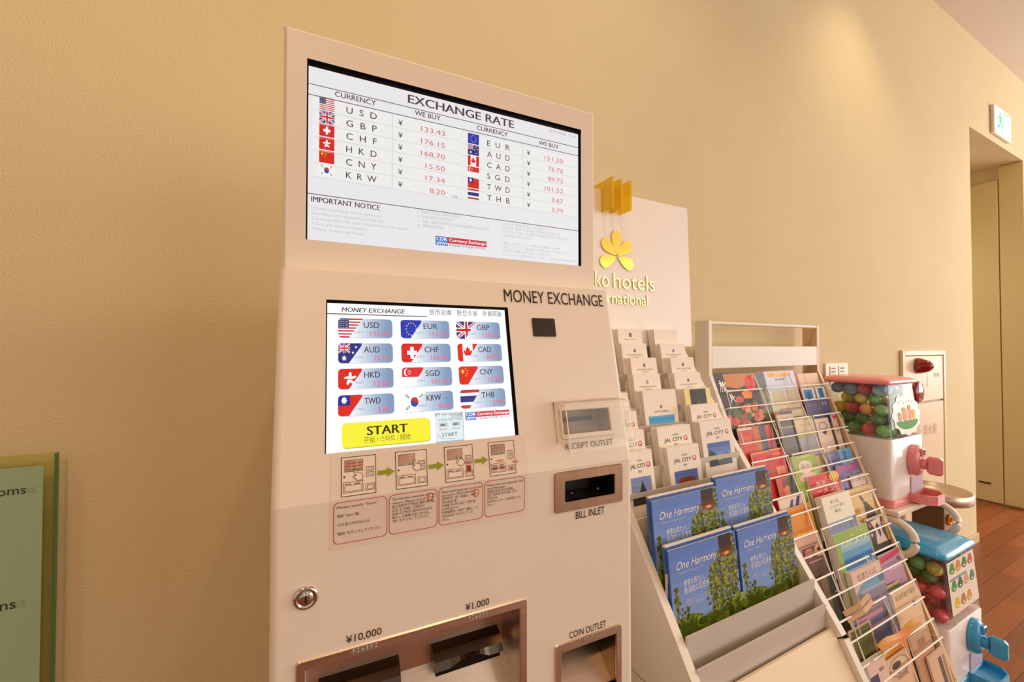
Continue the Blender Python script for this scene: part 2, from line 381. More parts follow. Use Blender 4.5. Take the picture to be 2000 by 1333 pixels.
# --- cabinet with rounded upright edges
b = MB()
RB = .008
cells(b, FS, RB, MW-RB, -SL, 0, [R_TOUCH, R_RCPT], CAB)
cells(b, FF, RB, MW-RB, 0, 1.149, [R_IN, R_OUT, R_CN], CAB)
fp = [(-.03, 1.40), (-SB, 1.149), (-SB, 0.0)]
nr = [(-math.cos(TH), math.sin(TH)), (-(1+math.cos(TH))/2, math.sin(TH)/2), (-1, 0)]   # outward (v,z)
def P(u, v, z): return O+U*u+V*v+Z*z
for side in (0, 1):
    cols = []
    for k in range(6):
        a = math.pi/2*k/5; du = RB*(1-math.sin(a)); dn = RB*(1-math.cos(a))
        u = du if side == 0 else MW-du
        cols.append([P(u, v-n[0]*dn, z-(n[1]*dn if i < 2 else 0)) for i, ((v, z), n) in enumerate(zip(fp, nr))])
    for k in range(5):
        for i in range(2):
            q = [cols[k][i], cols[k][i+1], cols[k+1][i+1], cols[k+1][i]]
            b.poly(q if side == 0 else q[::-1], CAB, True)
    e = cols[-1]; u = 0 if side == 0 else MW
    b.poly([*e, P(u, .44, 0), P(u, .44, 1.40)], CAB)
    b.poly([c[0] for c in cols]+[P(u, 0.0, 1.4)], CAB)
b.poly([P(0, -.022, 1.40), P(MW, -.022, 1.40), P(MW, .44, 1.40), P(0, .44, 1.40)], CAB)
b.poly([P(RB, -.03, 1.40), P(MW-RB, -.03, 1.40), P(MW-RB, -.022, 1.40), P(RB, -.022, 1.40)], CAB)
b.poly([P(0, .44, 0), P(MW, .44, 0), P(MW, .44, 1.40), P(0, .44, 1.40)], CAB)
art = Art(b, FS)
INK = '#2e221c'
def T(art, s, bl, br, tl, c, l=5, **k):
    x0, y0 = art.fr.at(*bl); x1, y1 = art.fr.at(*br); xt, yt = art.fr.at(*tl)
    art.text(s, x0, (y0+y1)/2, yt-y0, c, l, wd=x1-x0, **k)
T(art, 'MONEY EXCHANGE', (985, 589), (1178, 600), (985, 565), INK)
T(art, 'RECEIPT OUTLET', (1105, 881), (1197, 866), (1104, 870), INK)
art = Art(b, FF)
T(art, 'BILL INLET', (1124, 1014), (1180, 1003), (1123, 1000), INK)
T(art, '¥10,000', (676, 1256), (745, 1240), (676, 1242), INK)
T(art, '¥1,000', (909, 1192), (955, 1182), (909, 1179), INK)
T(art, 'COIN OUTLET', (1112, 1244), (1183, 1228), (1112, 1231), INK)
b.build('cabinet', EXM)
# --- display housing
b = MB(); DW = .4499; DZ0, DZ1, DD = 1.402, 1.699, .13
r4 = .004
cells(b, FD, r4, DW-r4, DZ0, DZ1-r4, [R_DISP], CAB)
for (ua, ub) in ((r4, 0), (DW-r4, DW)):
    q = [P(ua, 0, DZ0), P(ub, r4, DZ0), P(ub, r4, DZ1-r4), P(ua, 0, DZ1-r4)]; b.poly(q, CAB)
    b.poly([P(ub, r4, DZ0), P(ub, DD, DZ0), P(ub, DD, DZ1), P(ub, r4, DZ1)], CAB); b.poly([P(ua, 0, DZ1-r4), P(ub, r4, DZ1-r4), P(ub, r4, DZ1)], CAB)
b.poly([P(r4, 0, DZ1-r4), P(DW-r4, 0, DZ1-r4), P(DW, r4, DZ1), P(0, r4, DZ1)], CAB)
b.poly([P(0, r4, DZ1), P(DW, r4, DZ1), P(DW, DD, DZ1), P(0, DD, DZ1)], CAB)
b.poly([P(0, DD, DZ0), P(DW, DD, DZ0), P(DW, DD, DZ1), P(0, DD, DZ1)], CAB)
x0, x1, y0, y1 = R_DISP
for (a, c) in (((x0, y0), (x1, y0)), ((x1, y0), (x1, y1)), ((x1, y1), (x0, y1)), ((x0, y1), (x0, y0))):
    b.poly([FD.p(*a), FD.p(*c), FD.p(*c, -.006), FD.p(*a, -.006)], BLACK)
b.build('display_housing', EXM)
# --- rate display: black panel and what it shows
b = MB(); b.poly([FD.p(x0-.01, y0-.01, -.0055), FD.p(x1+.01, y0-.01, -.0055), FD.p(x1+.01, y1+.01, -.0055), FD.p(x0-.01, y1+.01, -.0055)], BLACK)
DP = b.build('rate_display', EXM)
EMS = 0.93
def emat(c): return M(c, em=EMS)
FD2 = Fr(FD.p(0, 0, -.0050), U, Z)
b = MB(); art = Art(b, FD2, step=.00012, base=0, mat=emat)
def z1(X, Y): return (540+X/2.614, 30+Y/2.614)
def d1(X, Y): return FD2.at(*z1(X, Y))
TL, TR, BR, BL = d1(166, 250), d1(1536, 613), d1(1545, 1278), d1(150, 1143)
sx0, sx1, sy0, sy1 = x0+.0015, (TR[0]+BR[0])/2, y0-.002, (TL[1]+TR[1])/2
art.rect(sx0, sy0, sx1, sy1, '#f3f1f4', 0)
def Tz(s, bl, br, tl, c, **k): T(art, s, z1(*bl), z1(*br), z1(*tl), c, **k)
G1 = '#6d6a70'
def hline(X0, Y0, X1, Y1, wd=.0011):
    a, c = d1(X0, Y0), d1(X1, Y1); y = (a[1]+c[1])/2; art.rect(sx0, y-wd/2, sx1, y+wd/2, G1, 1)
    return y
hy = hline(165, 344, 1535, 678); hline(163, 401, 1537, 718); hline(155, 906, 1540, 1103)
DK = '#4a4244'
Tz('EXCHANGE RATE', (672, 447), (1211, 578), (672, 405), DK, bold=.05)
Tz('CURRENCY', (299, 419), (507, 459), (299, 393), DK, bold=.03)
Tz('WE BUY', (706, 511), (836, 538), (706, 487), DK, bold=.03)
Tz('CURRENCY', (1022, 587), (1180, 620), (1022, 565), DK, bold=.03)
Tz('WE BUY', (1338, 662), (1440, 683), (1338, 641), DK, bold=.03)
Tz('2023.04.26  16:16', (1392, 597), (1528, 627), (1392, 582), '#b9a9b4')
LROW = [('USD', '133.43'), ('GBP', '176.15'), ('CHF', '168.70'), ('HKD', '15.50'), ('CNY', '17.34'), ('KRW', '8.20')]
RROW = [('EUR', '151.20'), ('AUD', '76.70'), ('CAD', '89.72'), ('SGD', '101.52'), ('TWD', '3.67'), ('THB', '3.79')]
RED = '#e07878'
def table(rows, code0, code5, ch, cwd, yx, val_r, fl, cellx, midx, vl):
    b0, b5 = d1(*code0)[1], d1(*code5)[1]; pitch = (b0-b5)/5; cx = d1(*code0)[0]
    cap = ch; fx0, fx1 = d1(*fl[0])[0], d1(*fl[1])[0]
    c0, c1 = d1(*cellx[0])[0], d1(*cellx[1])[0]; mx = d1(*midx)[0]
    yx = d1(*yx)[0]; vr = d1(*val_r)[0]; vw = vr-d1(*vl)[0]
    for i, (k, val) in enumerate(rows):
        y = b0-i*pitch
        art.rect(c0, y-pitch*.26, c1, y+pitch*.70, '#f8f7f5', 1); art.rect(c0, y-pitch*.28, c1, y-pitch*.24, '#dcdadd', 2); art.rect(mx, y-pitch*.26, mx+.0008, y+pitch*.7, '#d4d2d6', 2)
        art.text('  '.join(k), cx, y, cap, '#4c4746', wd=cwd, bold=.012)
        fh = pitch*.92; put_flag(art, k, fx0, y-fh*.12, fx1-fx0, fh, 2)
        art.text('¥', yx, y-.0005, cap*.85, '#3c3838', bold=.015)
        art.text(val, vr, y-.0022, cap*.82, RED, al='r', wd=vw*(len(val)-.55)/5.45, bold=.012)
    return b5, pitch
hUS = d1(357, 468)[1]-d1(357, 500)[1]
b5, pt = table(LROW, (357, 500), (357, 832), hUS, d1(512, 532)[0]-d1(357, 500)[0], (622, 557), (860, 609), ((220, 430), (297, 440)), ((185, 500), (940, 600)), (590, 560), (738, 588))
art.text('×100', d1(893, 918)[0], b5-.0035, hUS*.4, '#777777')
table(RROW, (1075, 667), (1075, 945), hUS, d1(1190, 690)[0]-d1(1075, 667)[0], (1278, 703), (1462, 746), ((977, 603), (1033, 610)), ((950, 600), (1525, 700)), (1257, 700), (1368, 733))
Tz('IMPORTANT NOTICE', (178, 955), (527, 994), (178, 928), DK, bold=.035)
LG = '#c9c6cb'
x, y = d1(180, 985)
for i, s in enumerate(['1.Currency exchange will be carried out', '   according to the displayed exchange rate.', '2.Currency other than what is displayed cannot be handled.', '3.Dirty bills cannot be handled.', '4.Please receive your receipt.']):
    art.text(s, x, y-.0065*i-.001, .0036, LG, wd=[.083, .087, .118, .064, .062][i])
x, y = d1(718, 1008)
for i, s in enumerate(['1. 根据显示的汇率进行兑换', '2. 只能兑换显示的货币', '3. 污损、破损的纸币无法使用请使用清洁的纸币', '4. 请取回收据']):
    art.text(s, x, y-.0063*i, .0034, LG, wd=[.06, .05, .105, .036][i])
x, y = d1(1150, 1070)
for i, s in enumerate(['1.표시된 환율에 따라 환전됩니다', '2.표시된 통화 이외에는 취급하지 않습니다', '3.더러운 지폐는 취급할 수 없습니다 확인하십시오', '4.영수증을 받으십시오', '', '1.表示されたレートに基づき両替されます', '2.表示されている通貨以外は取り扱いできません', '3.汚れた紙幣は取り扱いできません', '4.レシートをお受け取りください']):
    if s: art.text(s, x, y-.0057*i, .0032, LG, wd=[.08, .1, .118, .05, 0, .1, .112, .085, .075][i])
Tz('Last updated time', (1400, 1252), (1535, 1262), (1400, 1238), LG); Tz('2023.04.26  15:47', (1400, 1272), (1535, 1284), (1400, 1262), LG)
def cdr_logo(art, tl, bl, mid, rt, rb):
    xa, ya = art.fr.at(*tl); yb = art.fr.at(*bl)[1]; xm = art.fr.at(*mid)[0]; xr = art.fr.at(*rt)[0]
    h = ya-yb; yr = yb+h*.32
    art.rect(xa, yb, xm, ya, '#3f74c8', 2); art.rect(xm, yr, xr, ya, '#d6323c', 2)
    wd = xm-xa
    art.text('CDR', xa+wd*.08, yb+h*.52, h*.38, '#ffffff', 6, wd=wd*.84, bold=.06); art.text('JAPAN', xa+wd*.08, yb+h*.1, h*.3, '#ffffff', 6, wd=wd*.84, bold=.05)
    art.text('Currency Exchange', xm+(xr-xm)*.03, yr+h*.2, h*.34, '#ffffff', 6, wd=(xr-xm)*.94, bold=.05)
    art.text('外貨両替  外币兑换  환전소을', xm+(xr-xm)*.03, yb+h*.02, h*.19, '#444444', 6, wd=(xr-xm)*.92)
cdr_logo(art, z1(812, 1126), z1(812, 1172), z1(875, 1135), z1(1072, 1150), None)
b.build('screen', DP)

# --- touch screen
x0, x1, y0, y1 = R_TOUCH
b = MB()
for (a, c) in (((x0, y0), (x1, y0)), ((x1, y0), (x1, y1)), ((x1, y1), (x0, y1)), ((x0, y1), (x0, y0))):
    b.poly([FS.p(*a), FS.p(*c), FS.p(*c, -.005), FS.p(*a, -.005)], BLACK)
b.poly([FS.p(x0, y0, -.0045), FS.p(x1, y0, -.0045), FS.p(x1, y1, -.0045), FS.p(x0, y1, -.0045)], BLACK)
TS = b.build('touch_screen', EXM)
FT = Fr(FS.p(0, 0, -.0040), U, UPS)
b = MB(); art = Art(b, FT, step=.00012, base=0, mat=lambda c: M(c, em=1.05))
art.rect(x0+.0012, y0, x1-.0035, y1-.0028, '#fdfdfe', 0)
def z5(X, Y): return (620+X*.23256, 580+Y*.23256)
def t5(X, Y): return FT.at(*z5(X, Y))
def Ts(s, bl, br, tl, c, **k): T(art, s, z5(*bl), z5(*br), z5(*tl), c, **k)
Ts('MONEY EXCHANGE', (202, 130), (735, 141), (205, 93), '#4c4c4c', bold=.045, shear=.22)
a, c = t5(62, 143), t5(920, 165); art.rect(x0+.0012, (a[1]+c[1])/2-.0007, c[0], (a[1]+c[1])/2+.0004, '#444444', 3)
Ts('货币兑换', (938, 150), (1125, 155), (938, 113), '#4a4a4a'); Ts('환전소을', (1170, 156), (1342, 160), (1170, 120), '#4a4a4a'); Ts('外貨両替', (1385, 161), (1545, 165), (1385, 127), '#4a4a4a')
BT = [[('USD', 160, 190, 614, 350, '133.43'), ('EUR', 688, 200, 1096, 350, '151.20'), ('GBP', 1158, 209, 1522, 351, '176.15')],
      [('AUD', 168, 396, 628, 556, '76.70'), ('CHF', 700, 396, 1112, 548, '168.70'), ('CAD', 1172, 396, 1543, 538, '89.72')],
      [('HKD', 177, 604, 641, 772, '15.50'), ('SGD', 714, 592, 1132, 752, '101.52'), ('CNY', 1190, 581, 1565, 730, '17.34')],
      [('TWD', 190, 820, 656, 997, '3.67'), ('KRW', 728, 796, 1150, 955, '8.20'), ('THB', 1210, 772, 1586, 932, '3.79')]]
def gradbutton(X0, Y0, X1, Y1, k, val):
    # left and right edges at mid height; rows of the grid are level
    ym = (Y0+Y1)/2
    xa, xb = t5(X0, ym)[0], t5(X1, ym)[0]; yt = (t5(X0, Y0)[1]+t5(X1, Y0)[1])/2; yb = (t5(X0, Y1)[1]+t5(X1, Y1)[1])/2
    return xa, yb, xb, yt
GR = [[gradbutton(*q[1:5], q[0], q[5]) for q in row] for row in BT]
colx = [(sum(r[c][0] for r in GR)/4, sum(r[c][2] for r in GR)/4) for c in range(3)]
rowy = [(sum(q[1] for q in r)/3, sum(q[3] for q in r)/3) for r in GR]
hh = sum(t-bb for bb, t in rowy)/4
for ri, row in enumerate(BT):
    yc = (rowy[ri][0]+rowy[ri][1])/2; yb, yt = yc-hh/2, yc+hh/2
    for ci, q in enumerate(row):
        k, val = q[0], q[5]; xa, xb = colx[ci]; wd = xb-xa
        reg = rrect(xa, yb, xb, yt, hh*.17)
        art.poly([(p[0]+.0006, p[1]-.0008) for p in reg], '#d5dbe4', 1)
        N = 14
        for g in range(N):
            f = g/(N-1); xl, xr_ = xa+wd*g/N, xa+wd*(g+1)/N
            t = min(1, max(0, (f-.2)/.75)); col = tuple(round((1-t)*A+t*B, 3) for A, B in zip((.97, .98, 1.0), (.50, .60, .74)))
            art.rect(xl, yb, xr_, yt, col, 2, reg)
        fr_reg = clip(reg, [(xa, yt), (xa, yb), (xa+wd*.19, yb), (xa+wd*.45, yt)])
        put_flag(art, k, xa, yb, wd*(.42 if k not in ('USD', 'GBP', 'CAD', 'KRW') else .45), hh, 3, fr_reg)
        art.text(k, xa+wd*.46, yb+hh*.52, hh*.30, '#3a3a3c', 9, wd=wd*.29, bold=.02)
        if k == 'KRW': art.text('×100', xa+wd*.77, yb+hh*.55, hh*.13, '#6f7f96', 9)
        art.text(val, xa+wd*.93, yb+hh*.11, hh*.24, '#f2607c', 9, al='r', wd=wd*.058*len(val), bold=.012)
        art.text('1'+k+'=', xa+wd*.29, yb+hh*.24, hh*.10, '#8f98a4', 9)
a, c, d = t5(200, 1068), t5(942, 1012), t5(212, 1282); e = t5(942, 1198)
xa, xb = (a[0]+d[0])/2, (c[0]+e[0])/2; yt, yb = (a[1]+c[1])/2, (d[1]+e[1])/2
art.poly([(p[0]+.0006, p[1]-.0012) for p in rrect(xa, yb, xb, yt, .004)], '#c9c21e', 1)
art.poly(rrect(xa, yb, xb, yt, .004), '#f7ef35', 2)
art.text('START', (xa+xb)/2, yb+(yt-yb)*.44, (yt-yb)*.36, '#33300e', 6, al='c', bold=.06, wd=(xb-xa)*.46)
art.text('开始 / 스타트 / 開始', (xa+xb)/2, yb+(yt-yb)*.14, (yt-yb)*.19, '#6f6a1a', 6, al='c', wd=(xb-xa)*.53)
a, c, d, e = t5(978, 970), t5(1208, 968), t5(1000, 1222), t5(1236, 1196)
xa, xb = (a[0]+d[0])/2, (c[0]+e[0])/2; yt, yb = (a[1]+c[1])/2, (d[1]+e[1])/2; w_, h_ = xb-xa, yt-yb
art.rect(xa+.0006, yb-.0012, xb+.0008, yt, '#9ab4bc', 1); art.rect(xa, yb, xb, yt, '#e3edef', 2)
art.text('JPY Yen exchange', xa, yt-h_*.11, h_*.09, '#2e2e30', 6, wd=w_)
art.text('日元交易', xb-w_*.02, yt-h_*.2, h_*.07, '#444444', 6, al='r'); art.text('¥ 일본엔 交換  円両替', xa+w_*.12, yt-h_*.3, h_*.07, '#5a7896', 6, wd=w_*.84)
for i in (0, 1):
    X = xa+w_*(.14+.46*i)
    art.rect(X, yb+h_*.50, X+w_*.3, yb+h_*.63, '#b9c4c4', 3); art.rect(X+w_*.05, yb+h_*.53, X+w_*.2, yb+h_*.59, '#7d6a66', 4); art.text('INLET' if i == 0 else 'OUTLET', X, yb+h_*.38, h_*.06, '#666666', 6, wd=w_*.3)
art.text('START', xa+w_*.5, yb+h_*.15, h_*.13, '#3c4a50', 6, al='c'); art.line([(xa+w_*.1, yb+h_*.25), (xa+w_*.2, yb+h_*.1), (xb-w_*.3, yb+h_*.06)], .0005, '#8aa0a8', 4)
cdr_logo(art, z5(1240, 972), z5(1246, 1040), z5(1330, 965), z5(1610, 950), None)
b.build('screen', TS)
# --- instruction sticker: four little pictures and four captioned boxes
b = MB()
film = M('#e6d7c8', .35)
art = Art(b, FS, base=.00025); sx = [FS.at(645, 930)[0], FS.at(1028, 880)[0]]
def quad(art, x0, y0, x1, y1, mat): art.mb.poly([art.fr.p(x0, y0, .0002), art.fr.p(x1, y0, .0002), art.fr.p(x1, y1, .0002), art.fr.p(x0, y1, .0002)], mat)
quad(art, sx[0], -SL+.0005, sx[1], R_TOUCH[2]-.001, film)
LN = '#4a3630'
def z6(X, Y): return (640+X*.2, 850+Y*.2)
dia = [((135, 230), (465, 195), (480, 600)), ((662, 172), (960, 142), (985, 525)), ((1137, 122), (1408, 95), (1437, 455)), ((1565, 75), (1812, 48), (1845, 392))]
DB = -SL+.0035; dtop = []
for tl, tr, br in dia:
    a, c = FS.at(*z6(*tl)), FS.at(*z6(*tr)); dtop.append((a[0], c[0], (a[1]+c[1])/2))
dt = sum(q[2] for q in dtop)/4; dw = sum(q[1]-q[0] for q in dtop)/4
for i, q in enumerate(dtop):
    xa = q[0]; h = dt-DB
    def S(u, v): return (xa+dw*u, DB+h*v)
    def rc(u0, v0, u1, v1, fill=None, wd=.0005):
        if fill: art.rect(*S(u0, v0), *S(u1, v1), fill, 2)
        art.line([S(u0, v0), S(u1, v0), S(u1, v1), S(u0, v1)], wd, LN, 3, True)
    rc(0, 0, 1, 1, '#ecdccc', .0007); rc(.09, .62, .62, .92, '#d9a694', .0004)
    for r in range(3 if i != 3 else 2):
        for c in range(3): art.rect(*S(.13+.17*c, .82-.08*r), *S(.26+.17*c, .86-.08*r), '#c2564e' if i in (0,) else '#cf8a7c', 4)
    art.rect(*S(.4 if i else .2, .63), *S(.58, .68), '#8aa83a', 4)
    rc(.72, .60, .94, .70); rc(.72, .45, .94, .56); rc(.77, .625, .9, .675, None, .0003); rc(.77, .475, .9, .525, None, .0003)
    art.poly(ell(*S(.08, .5), .0011, .0011, 8), LN, 3)
    rc(.05, .09, .62, .35); rc(.09, .12, .58, .27, None, .0004); rc(.70, .09, .96, .26); rc(.75, .12, .91, .22, None, .0004)
    for e in (0, 1): art.rect(*S(.1+.26*e, .29), *S(.28+.26*e, .31), LN, 4)
    if i < 3:   # pointing hand
        hx, hy = [(.36, .55), (.55, .62), (.42, .6)][i]
        hp = [(0, .1), (.06, .11), (.1, .02), (.22, .0), (.26, -.06), (.24, -.16), (.1, -.18), (-.02, -.07), (.0, -.04), (.06, -.05)]
        P_ = [S(hx+u, hy+v) for u, v in hp]; art.poly(P_, '#efe2d4', 5); art.line(P_, .0005, LN, 6, True)
    if i == 2:
        art.rect(*S(.74, .2), *S(.92, .42), '#b5584a', 5); art.rect(*S(.78, .24), *S(.88, .38), '#7c3a34', 6); art.line([S(.68, .5), S(.98, .5)], .0012, '#c0604e', 6)
    if i == 3:
        for cx, cy in ((.4, .38), (1.0, .3)):
            for g in range(5):
                an = math.radians(35+27*g); art.line([S(cx+.07*math.cos(an), cy+.03*math.sin(an)), S(cx+.17*math.cos(an), cy+.09*math.sin(an))], .0007, '#c9683c', 6)
        for e in (0, 1): art.rect(*S(.1+.26*e, .17), *S(.3+.26*e, .25), '#9c4a42', 5)
        art.rect(*S(.78, .13), *S(.88, .2), '#a8584a', 5)
    if i < 3:   # green arrow to the next picture
        xn = dtop[i+1][0]; g0 = xa+dw*1.06; L = xn-g0-dw*.04; yc = DB+h*.5; hh_ = .0042
        art.poly([(g0, yc-hh_*.55), (g0+L*.55, yc-hh_*.55), (g0+L*.55, yc+hh_*.55), (g0, yc+hh_*.55)], '#8f9a1e', 3); art.poly([(g0+L*.55, yc-hh_*1.2), (g0+L, yc), (g0+L*.55, yc+hh_*1.2)], '#8f9a1e', 3)
art = Art(b, FF, base=.00025)
bx = [((60, 680), (578, 600), (62, 1078)), ((602, 600), (1068, 525), (604, 978)), ((1088, 520), (1512, 455), (1092, 885)), ((1533, 448), (1920, 395), (1536, 800))]
txt = [['Please touch "Start"', '', '请按 "Start" 键。', '', "'시작'을 터치하십시오.", '', '"開始" をタッチしてください。'],
       ['The bill after inserted will not', 'return. Please touch "OK"', '插入的纸币不予退还,请按"OK"键。', '삽입 된 화폐는 반환되지', '않습니다"확인"을터치하십시오', '挿入した紙幣は戻りません。', '"OK" をタッチしてください。'],
       ['Please insert banknotes one by one', 'and touch "EXCHANGE"', '请将纸币一张一张插入，按键', '"EXCHANGE" 键。', '지폐를 하나씩 넣고 "교환"을', '터치하십시오.', '外貨紙幣を一枚ずつ挿入して、', '"EXCHANGE" をタッチしてくだ', 'さい。'],
       ['Please take your Japanese Yen', 'and Receipt.', '请取好您的日元与收据。', '일본 엔화와 영수증을 가져', '가십시오.', '日本円とレシートをお取りくだ', 'さい。']]
tops = [(FF.at(*z6(*p[0]))[1]+FF.at(*z6(*p[1]))[1])/2 for p in bx]; ftop = min(1.1475, sum(tops)/4)
fbot = sum(FF.at(*z6(*p[2]))[1] for p in bx)/4
quad(art, sx[0], fbot-.006, sx[1], 1.1488, film)
for i, p in enumerate(bx):
    xa, xb = FF.at(*z6(*p[0]))[0], FF.at(*z6(*p[1]))[0]
    art.poly(rrect(xa, fbot, xb, ftop, .005), '#e2d2c6', 1)
    art.line(rrect(xa, fbot, xb, ftop, .005), .0008, '#c4585a', 2, True)
    n = len(txt[i]); ph = (ftop-fbot)*.86/9.2*(1.15 if i == 0 else 1)
    for j, s in enumerate(txt[i]):
        if s:
            big = max(len(s.encode())/ (1.0 if s.isascii() else 1.9), 1); wmax = xb-xa-.005
            art.text(s, xa+.003, ftop-.0062-ph*j, .0026, '#6a5248', 5, wd=min(wmax, big*.00205))
    if i in (1, 2):
        cx, cy = xb-.008, ftop-.008-(.004 if i == 2 else 0)
        art.poly(ell(cx, cy, .0034, .005, 12, -.3), '#c96a2c', 4); art.poly(ell(cx, cy, .0021, .0036, 12, -.3), '#e8d6c4', 5); art.poly(ell(cx, cy, .001, .001, 8), '#c96a2c', 6)
b.build('instruction_sticker', EXM)
# --- small dark window
b = MB(); q = quadrect(FS, (1038, 622), (1083, 623), (1085, 658), (1042, 658))
ring = rrect(q[0], q[2], q[1], q[3], .002)
b.prism([FS.p(x, y, 0) for x, y in ring], FS.n*.0012, M('#2a1a18', .12, coat=.5))
b.build('sensor_window', EXM)
# --- recessed slots
def bezel(fr, ro, ri, mat, t=.0022):
    b = MB(); o = rrect(ro[0], ro[2], ro[1], ro[3], .004, 5); n = len(o)
    inner = rrect(ri[0], ri[2], ri[1], ri[3], .0006, 5)
    R1 = [fr.p(x, y, 0) for x, y in o]; R2 = [fr.p(x, y, t) for x, y in rrect(ro[0]+.001, ro[2]+.001, ro[1]-.001, ro[3]-.001, .0035, 5)]
    R3 = [fr.p(x, y, t) for x, y in rrect(ri[0]-.001, ri[2]-.001, ri[1]+.001, ri[3]+.001, .0006, 5)]; R4 = [fr.p(x, y, t-.001) for x, y in inner]; R5 = [fr.p(x, y, -.004) for x, y in inner]
    b.rings([R1, R2, R3, R4, R5], mat, False, cap=False)
    return b
def recess(b, fr, r, d, wallm, backm):
    x0, x1, y0, y1 = r
    for (a, c) in (((x0, y0), (x1, y0)), ((x1, y0), (x1, y1)), ((x1, y1), (x0, y1)), ((x0, y1), (x0, y0))):
        b.poly([fr.p(*a), fr.p(*c), fr.p(*c, -d), fr.p(*a, -d)], wallm)
    b.poly([fr.p(x0, y0, -d), fr.p(x1, y0, -d), fr.p(x1, y1, -d), fr.p(x0, y1, -d)], backm)
b = bezel(FS, R_RCPO, R_RCPT, CAB); recess(b, FS, R_RCPT, .03, STEEL, M('#b5a799', .5))
RC = b.build('receipt_outlet', EXM)
b = MB(); x0, x1, y0, y1 = R_RCPT; hm = (y0+y1)/2+.004
b.prism([FS.p(x0+.004, hm-.003, -.0295), FS.p(x1-.012, hm-.003, -.0295), FS.p(x1-.012, hm+.003, -.0295), FS.p(x0+.004, hm+.003, -.0295)], FS.n*.004, BLACK); b.build('slot', RC)
ACR = clear('clear_acrylic', (.97, .955, .93), haze=.0, gl=.012, edge=.18)
b = MB(); cx0, cx1 = FS.at(1080, 790)[0], FS.at(1203, 800)[0]; cy1 = FS.at(1080, 786)[1]; cy0 = R_RCPO[2]-.004
def sl(a, b_, k): return FS.p(a, b_, k)
th = .0018; kd = .030
for a in (cx0, cx1-th): b.hexa([sl(a, cy0, .0005), sl(a+th, cy0, .0005), sl(a+th, cy0-.012, kd), sl(a, cy0-.012, kd)], [sl(a, cy1, .0005), sl(a+th, cy1, .0005), sl(a+th, cy1-.006, kd), sl(a, cy1-.006, kd)], ACR)
b.hexa([sl(cx0, cy0-.012, kd), sl(cx1, cy0-.012, kd), sl(cx1, cy0-.012, kd+th), sl(cx0, cy0-.012, kd+th)], [sl(cx0, cy1-.006, kd), sl(cx1, cy1-.006, kd), sl(cx1, cy1-.006, kd+th), sl(cx0, cy1-.006, kd+th)], ACR)
b.hexa([sl(cx0, cy1, .0005), sl(cx1, cy1, .0005), sl(cx1, cy1-.006, kd+th), sl(cx0, cy1-.006, kd+th)], [sl(cx0, cy1+th, .0005), sl(cx1, cy1+th, .0005), sl(cx1, cy1-.006+th, kd+th), sl(cx0, cy1-.006+th, kd+th)], ACR)
EDG = M('#fff6e8', .15, spec=.8)
for pts in ([sl(cx0, cy0, .001), sl(cx0, cy1, .001), sl(cx0, cy1-.006, kd)], [sl(cx0, cy1-.006, kd+th), sl(cx0, cy0-.012, kd+th)], [sl(cx0, cy1-.006, kd+th), sl(cx1, cy1-.006, kd+th)], [sl(cx1, cy1-.006, kd+th), sl(cx1, cy0-.012, kd+th)], [sl(cx0, cy1, .001), sl(cx1, cy1, .001), sl(cx1, cy1-.006, kd)]):
    b.tube(pts, .0006, EDG, 5)
tag(b.build('clear_cover', RC), 'clear acrylic hood')
b = bezel(FF, R_INO, R_IN, noisy('floor_tinted_steel', '#a98a74', '#b6977f', 6, rough=.34, metal=1.0, stretch=(30, 1, 1))); recess(b, FF, R_IN, .035, M('#1d1917', .3), BLACK)  # stainless bezel; the brown floor's reflection is put into its base colour
BI = b.build('bill_inlet', EXM)
b = MB(); x0, x1, y0, y1 = R_IN
for f in (.2, .75):
    b = MB(); b.lathe([(.001, 0), (.003, .001), (.003, .003), (.001, .004)], FF.p(x0+(x1-x0)*f, y0+.006, -.012), DSTEEL, 10, 'y'); b.build('roller', BI)
# lock
c = FF.at(597.5, 1168); b = MB(); lc = FF.p(*c, 0)
b.lathe([(.0118, 0), (.0118, .0012), (.0105, .0028), (.0085, .0030), (.0072, .0016), (.0066, .0016), (.0066, .0034), (.006, .0038), (.0002, .0038)], lc, CHROME, 28, 'y')
LK = b.build('lock', EXM)
b = MB(); b.box(-.0008, .0008, -.0005, 0, -.0036, .0036, BLACK); kh = b.build('keyhole', LK); kh.matrix_local = kh.matrix_local @ Matrix.Translation(lc+FF.n*.0040)
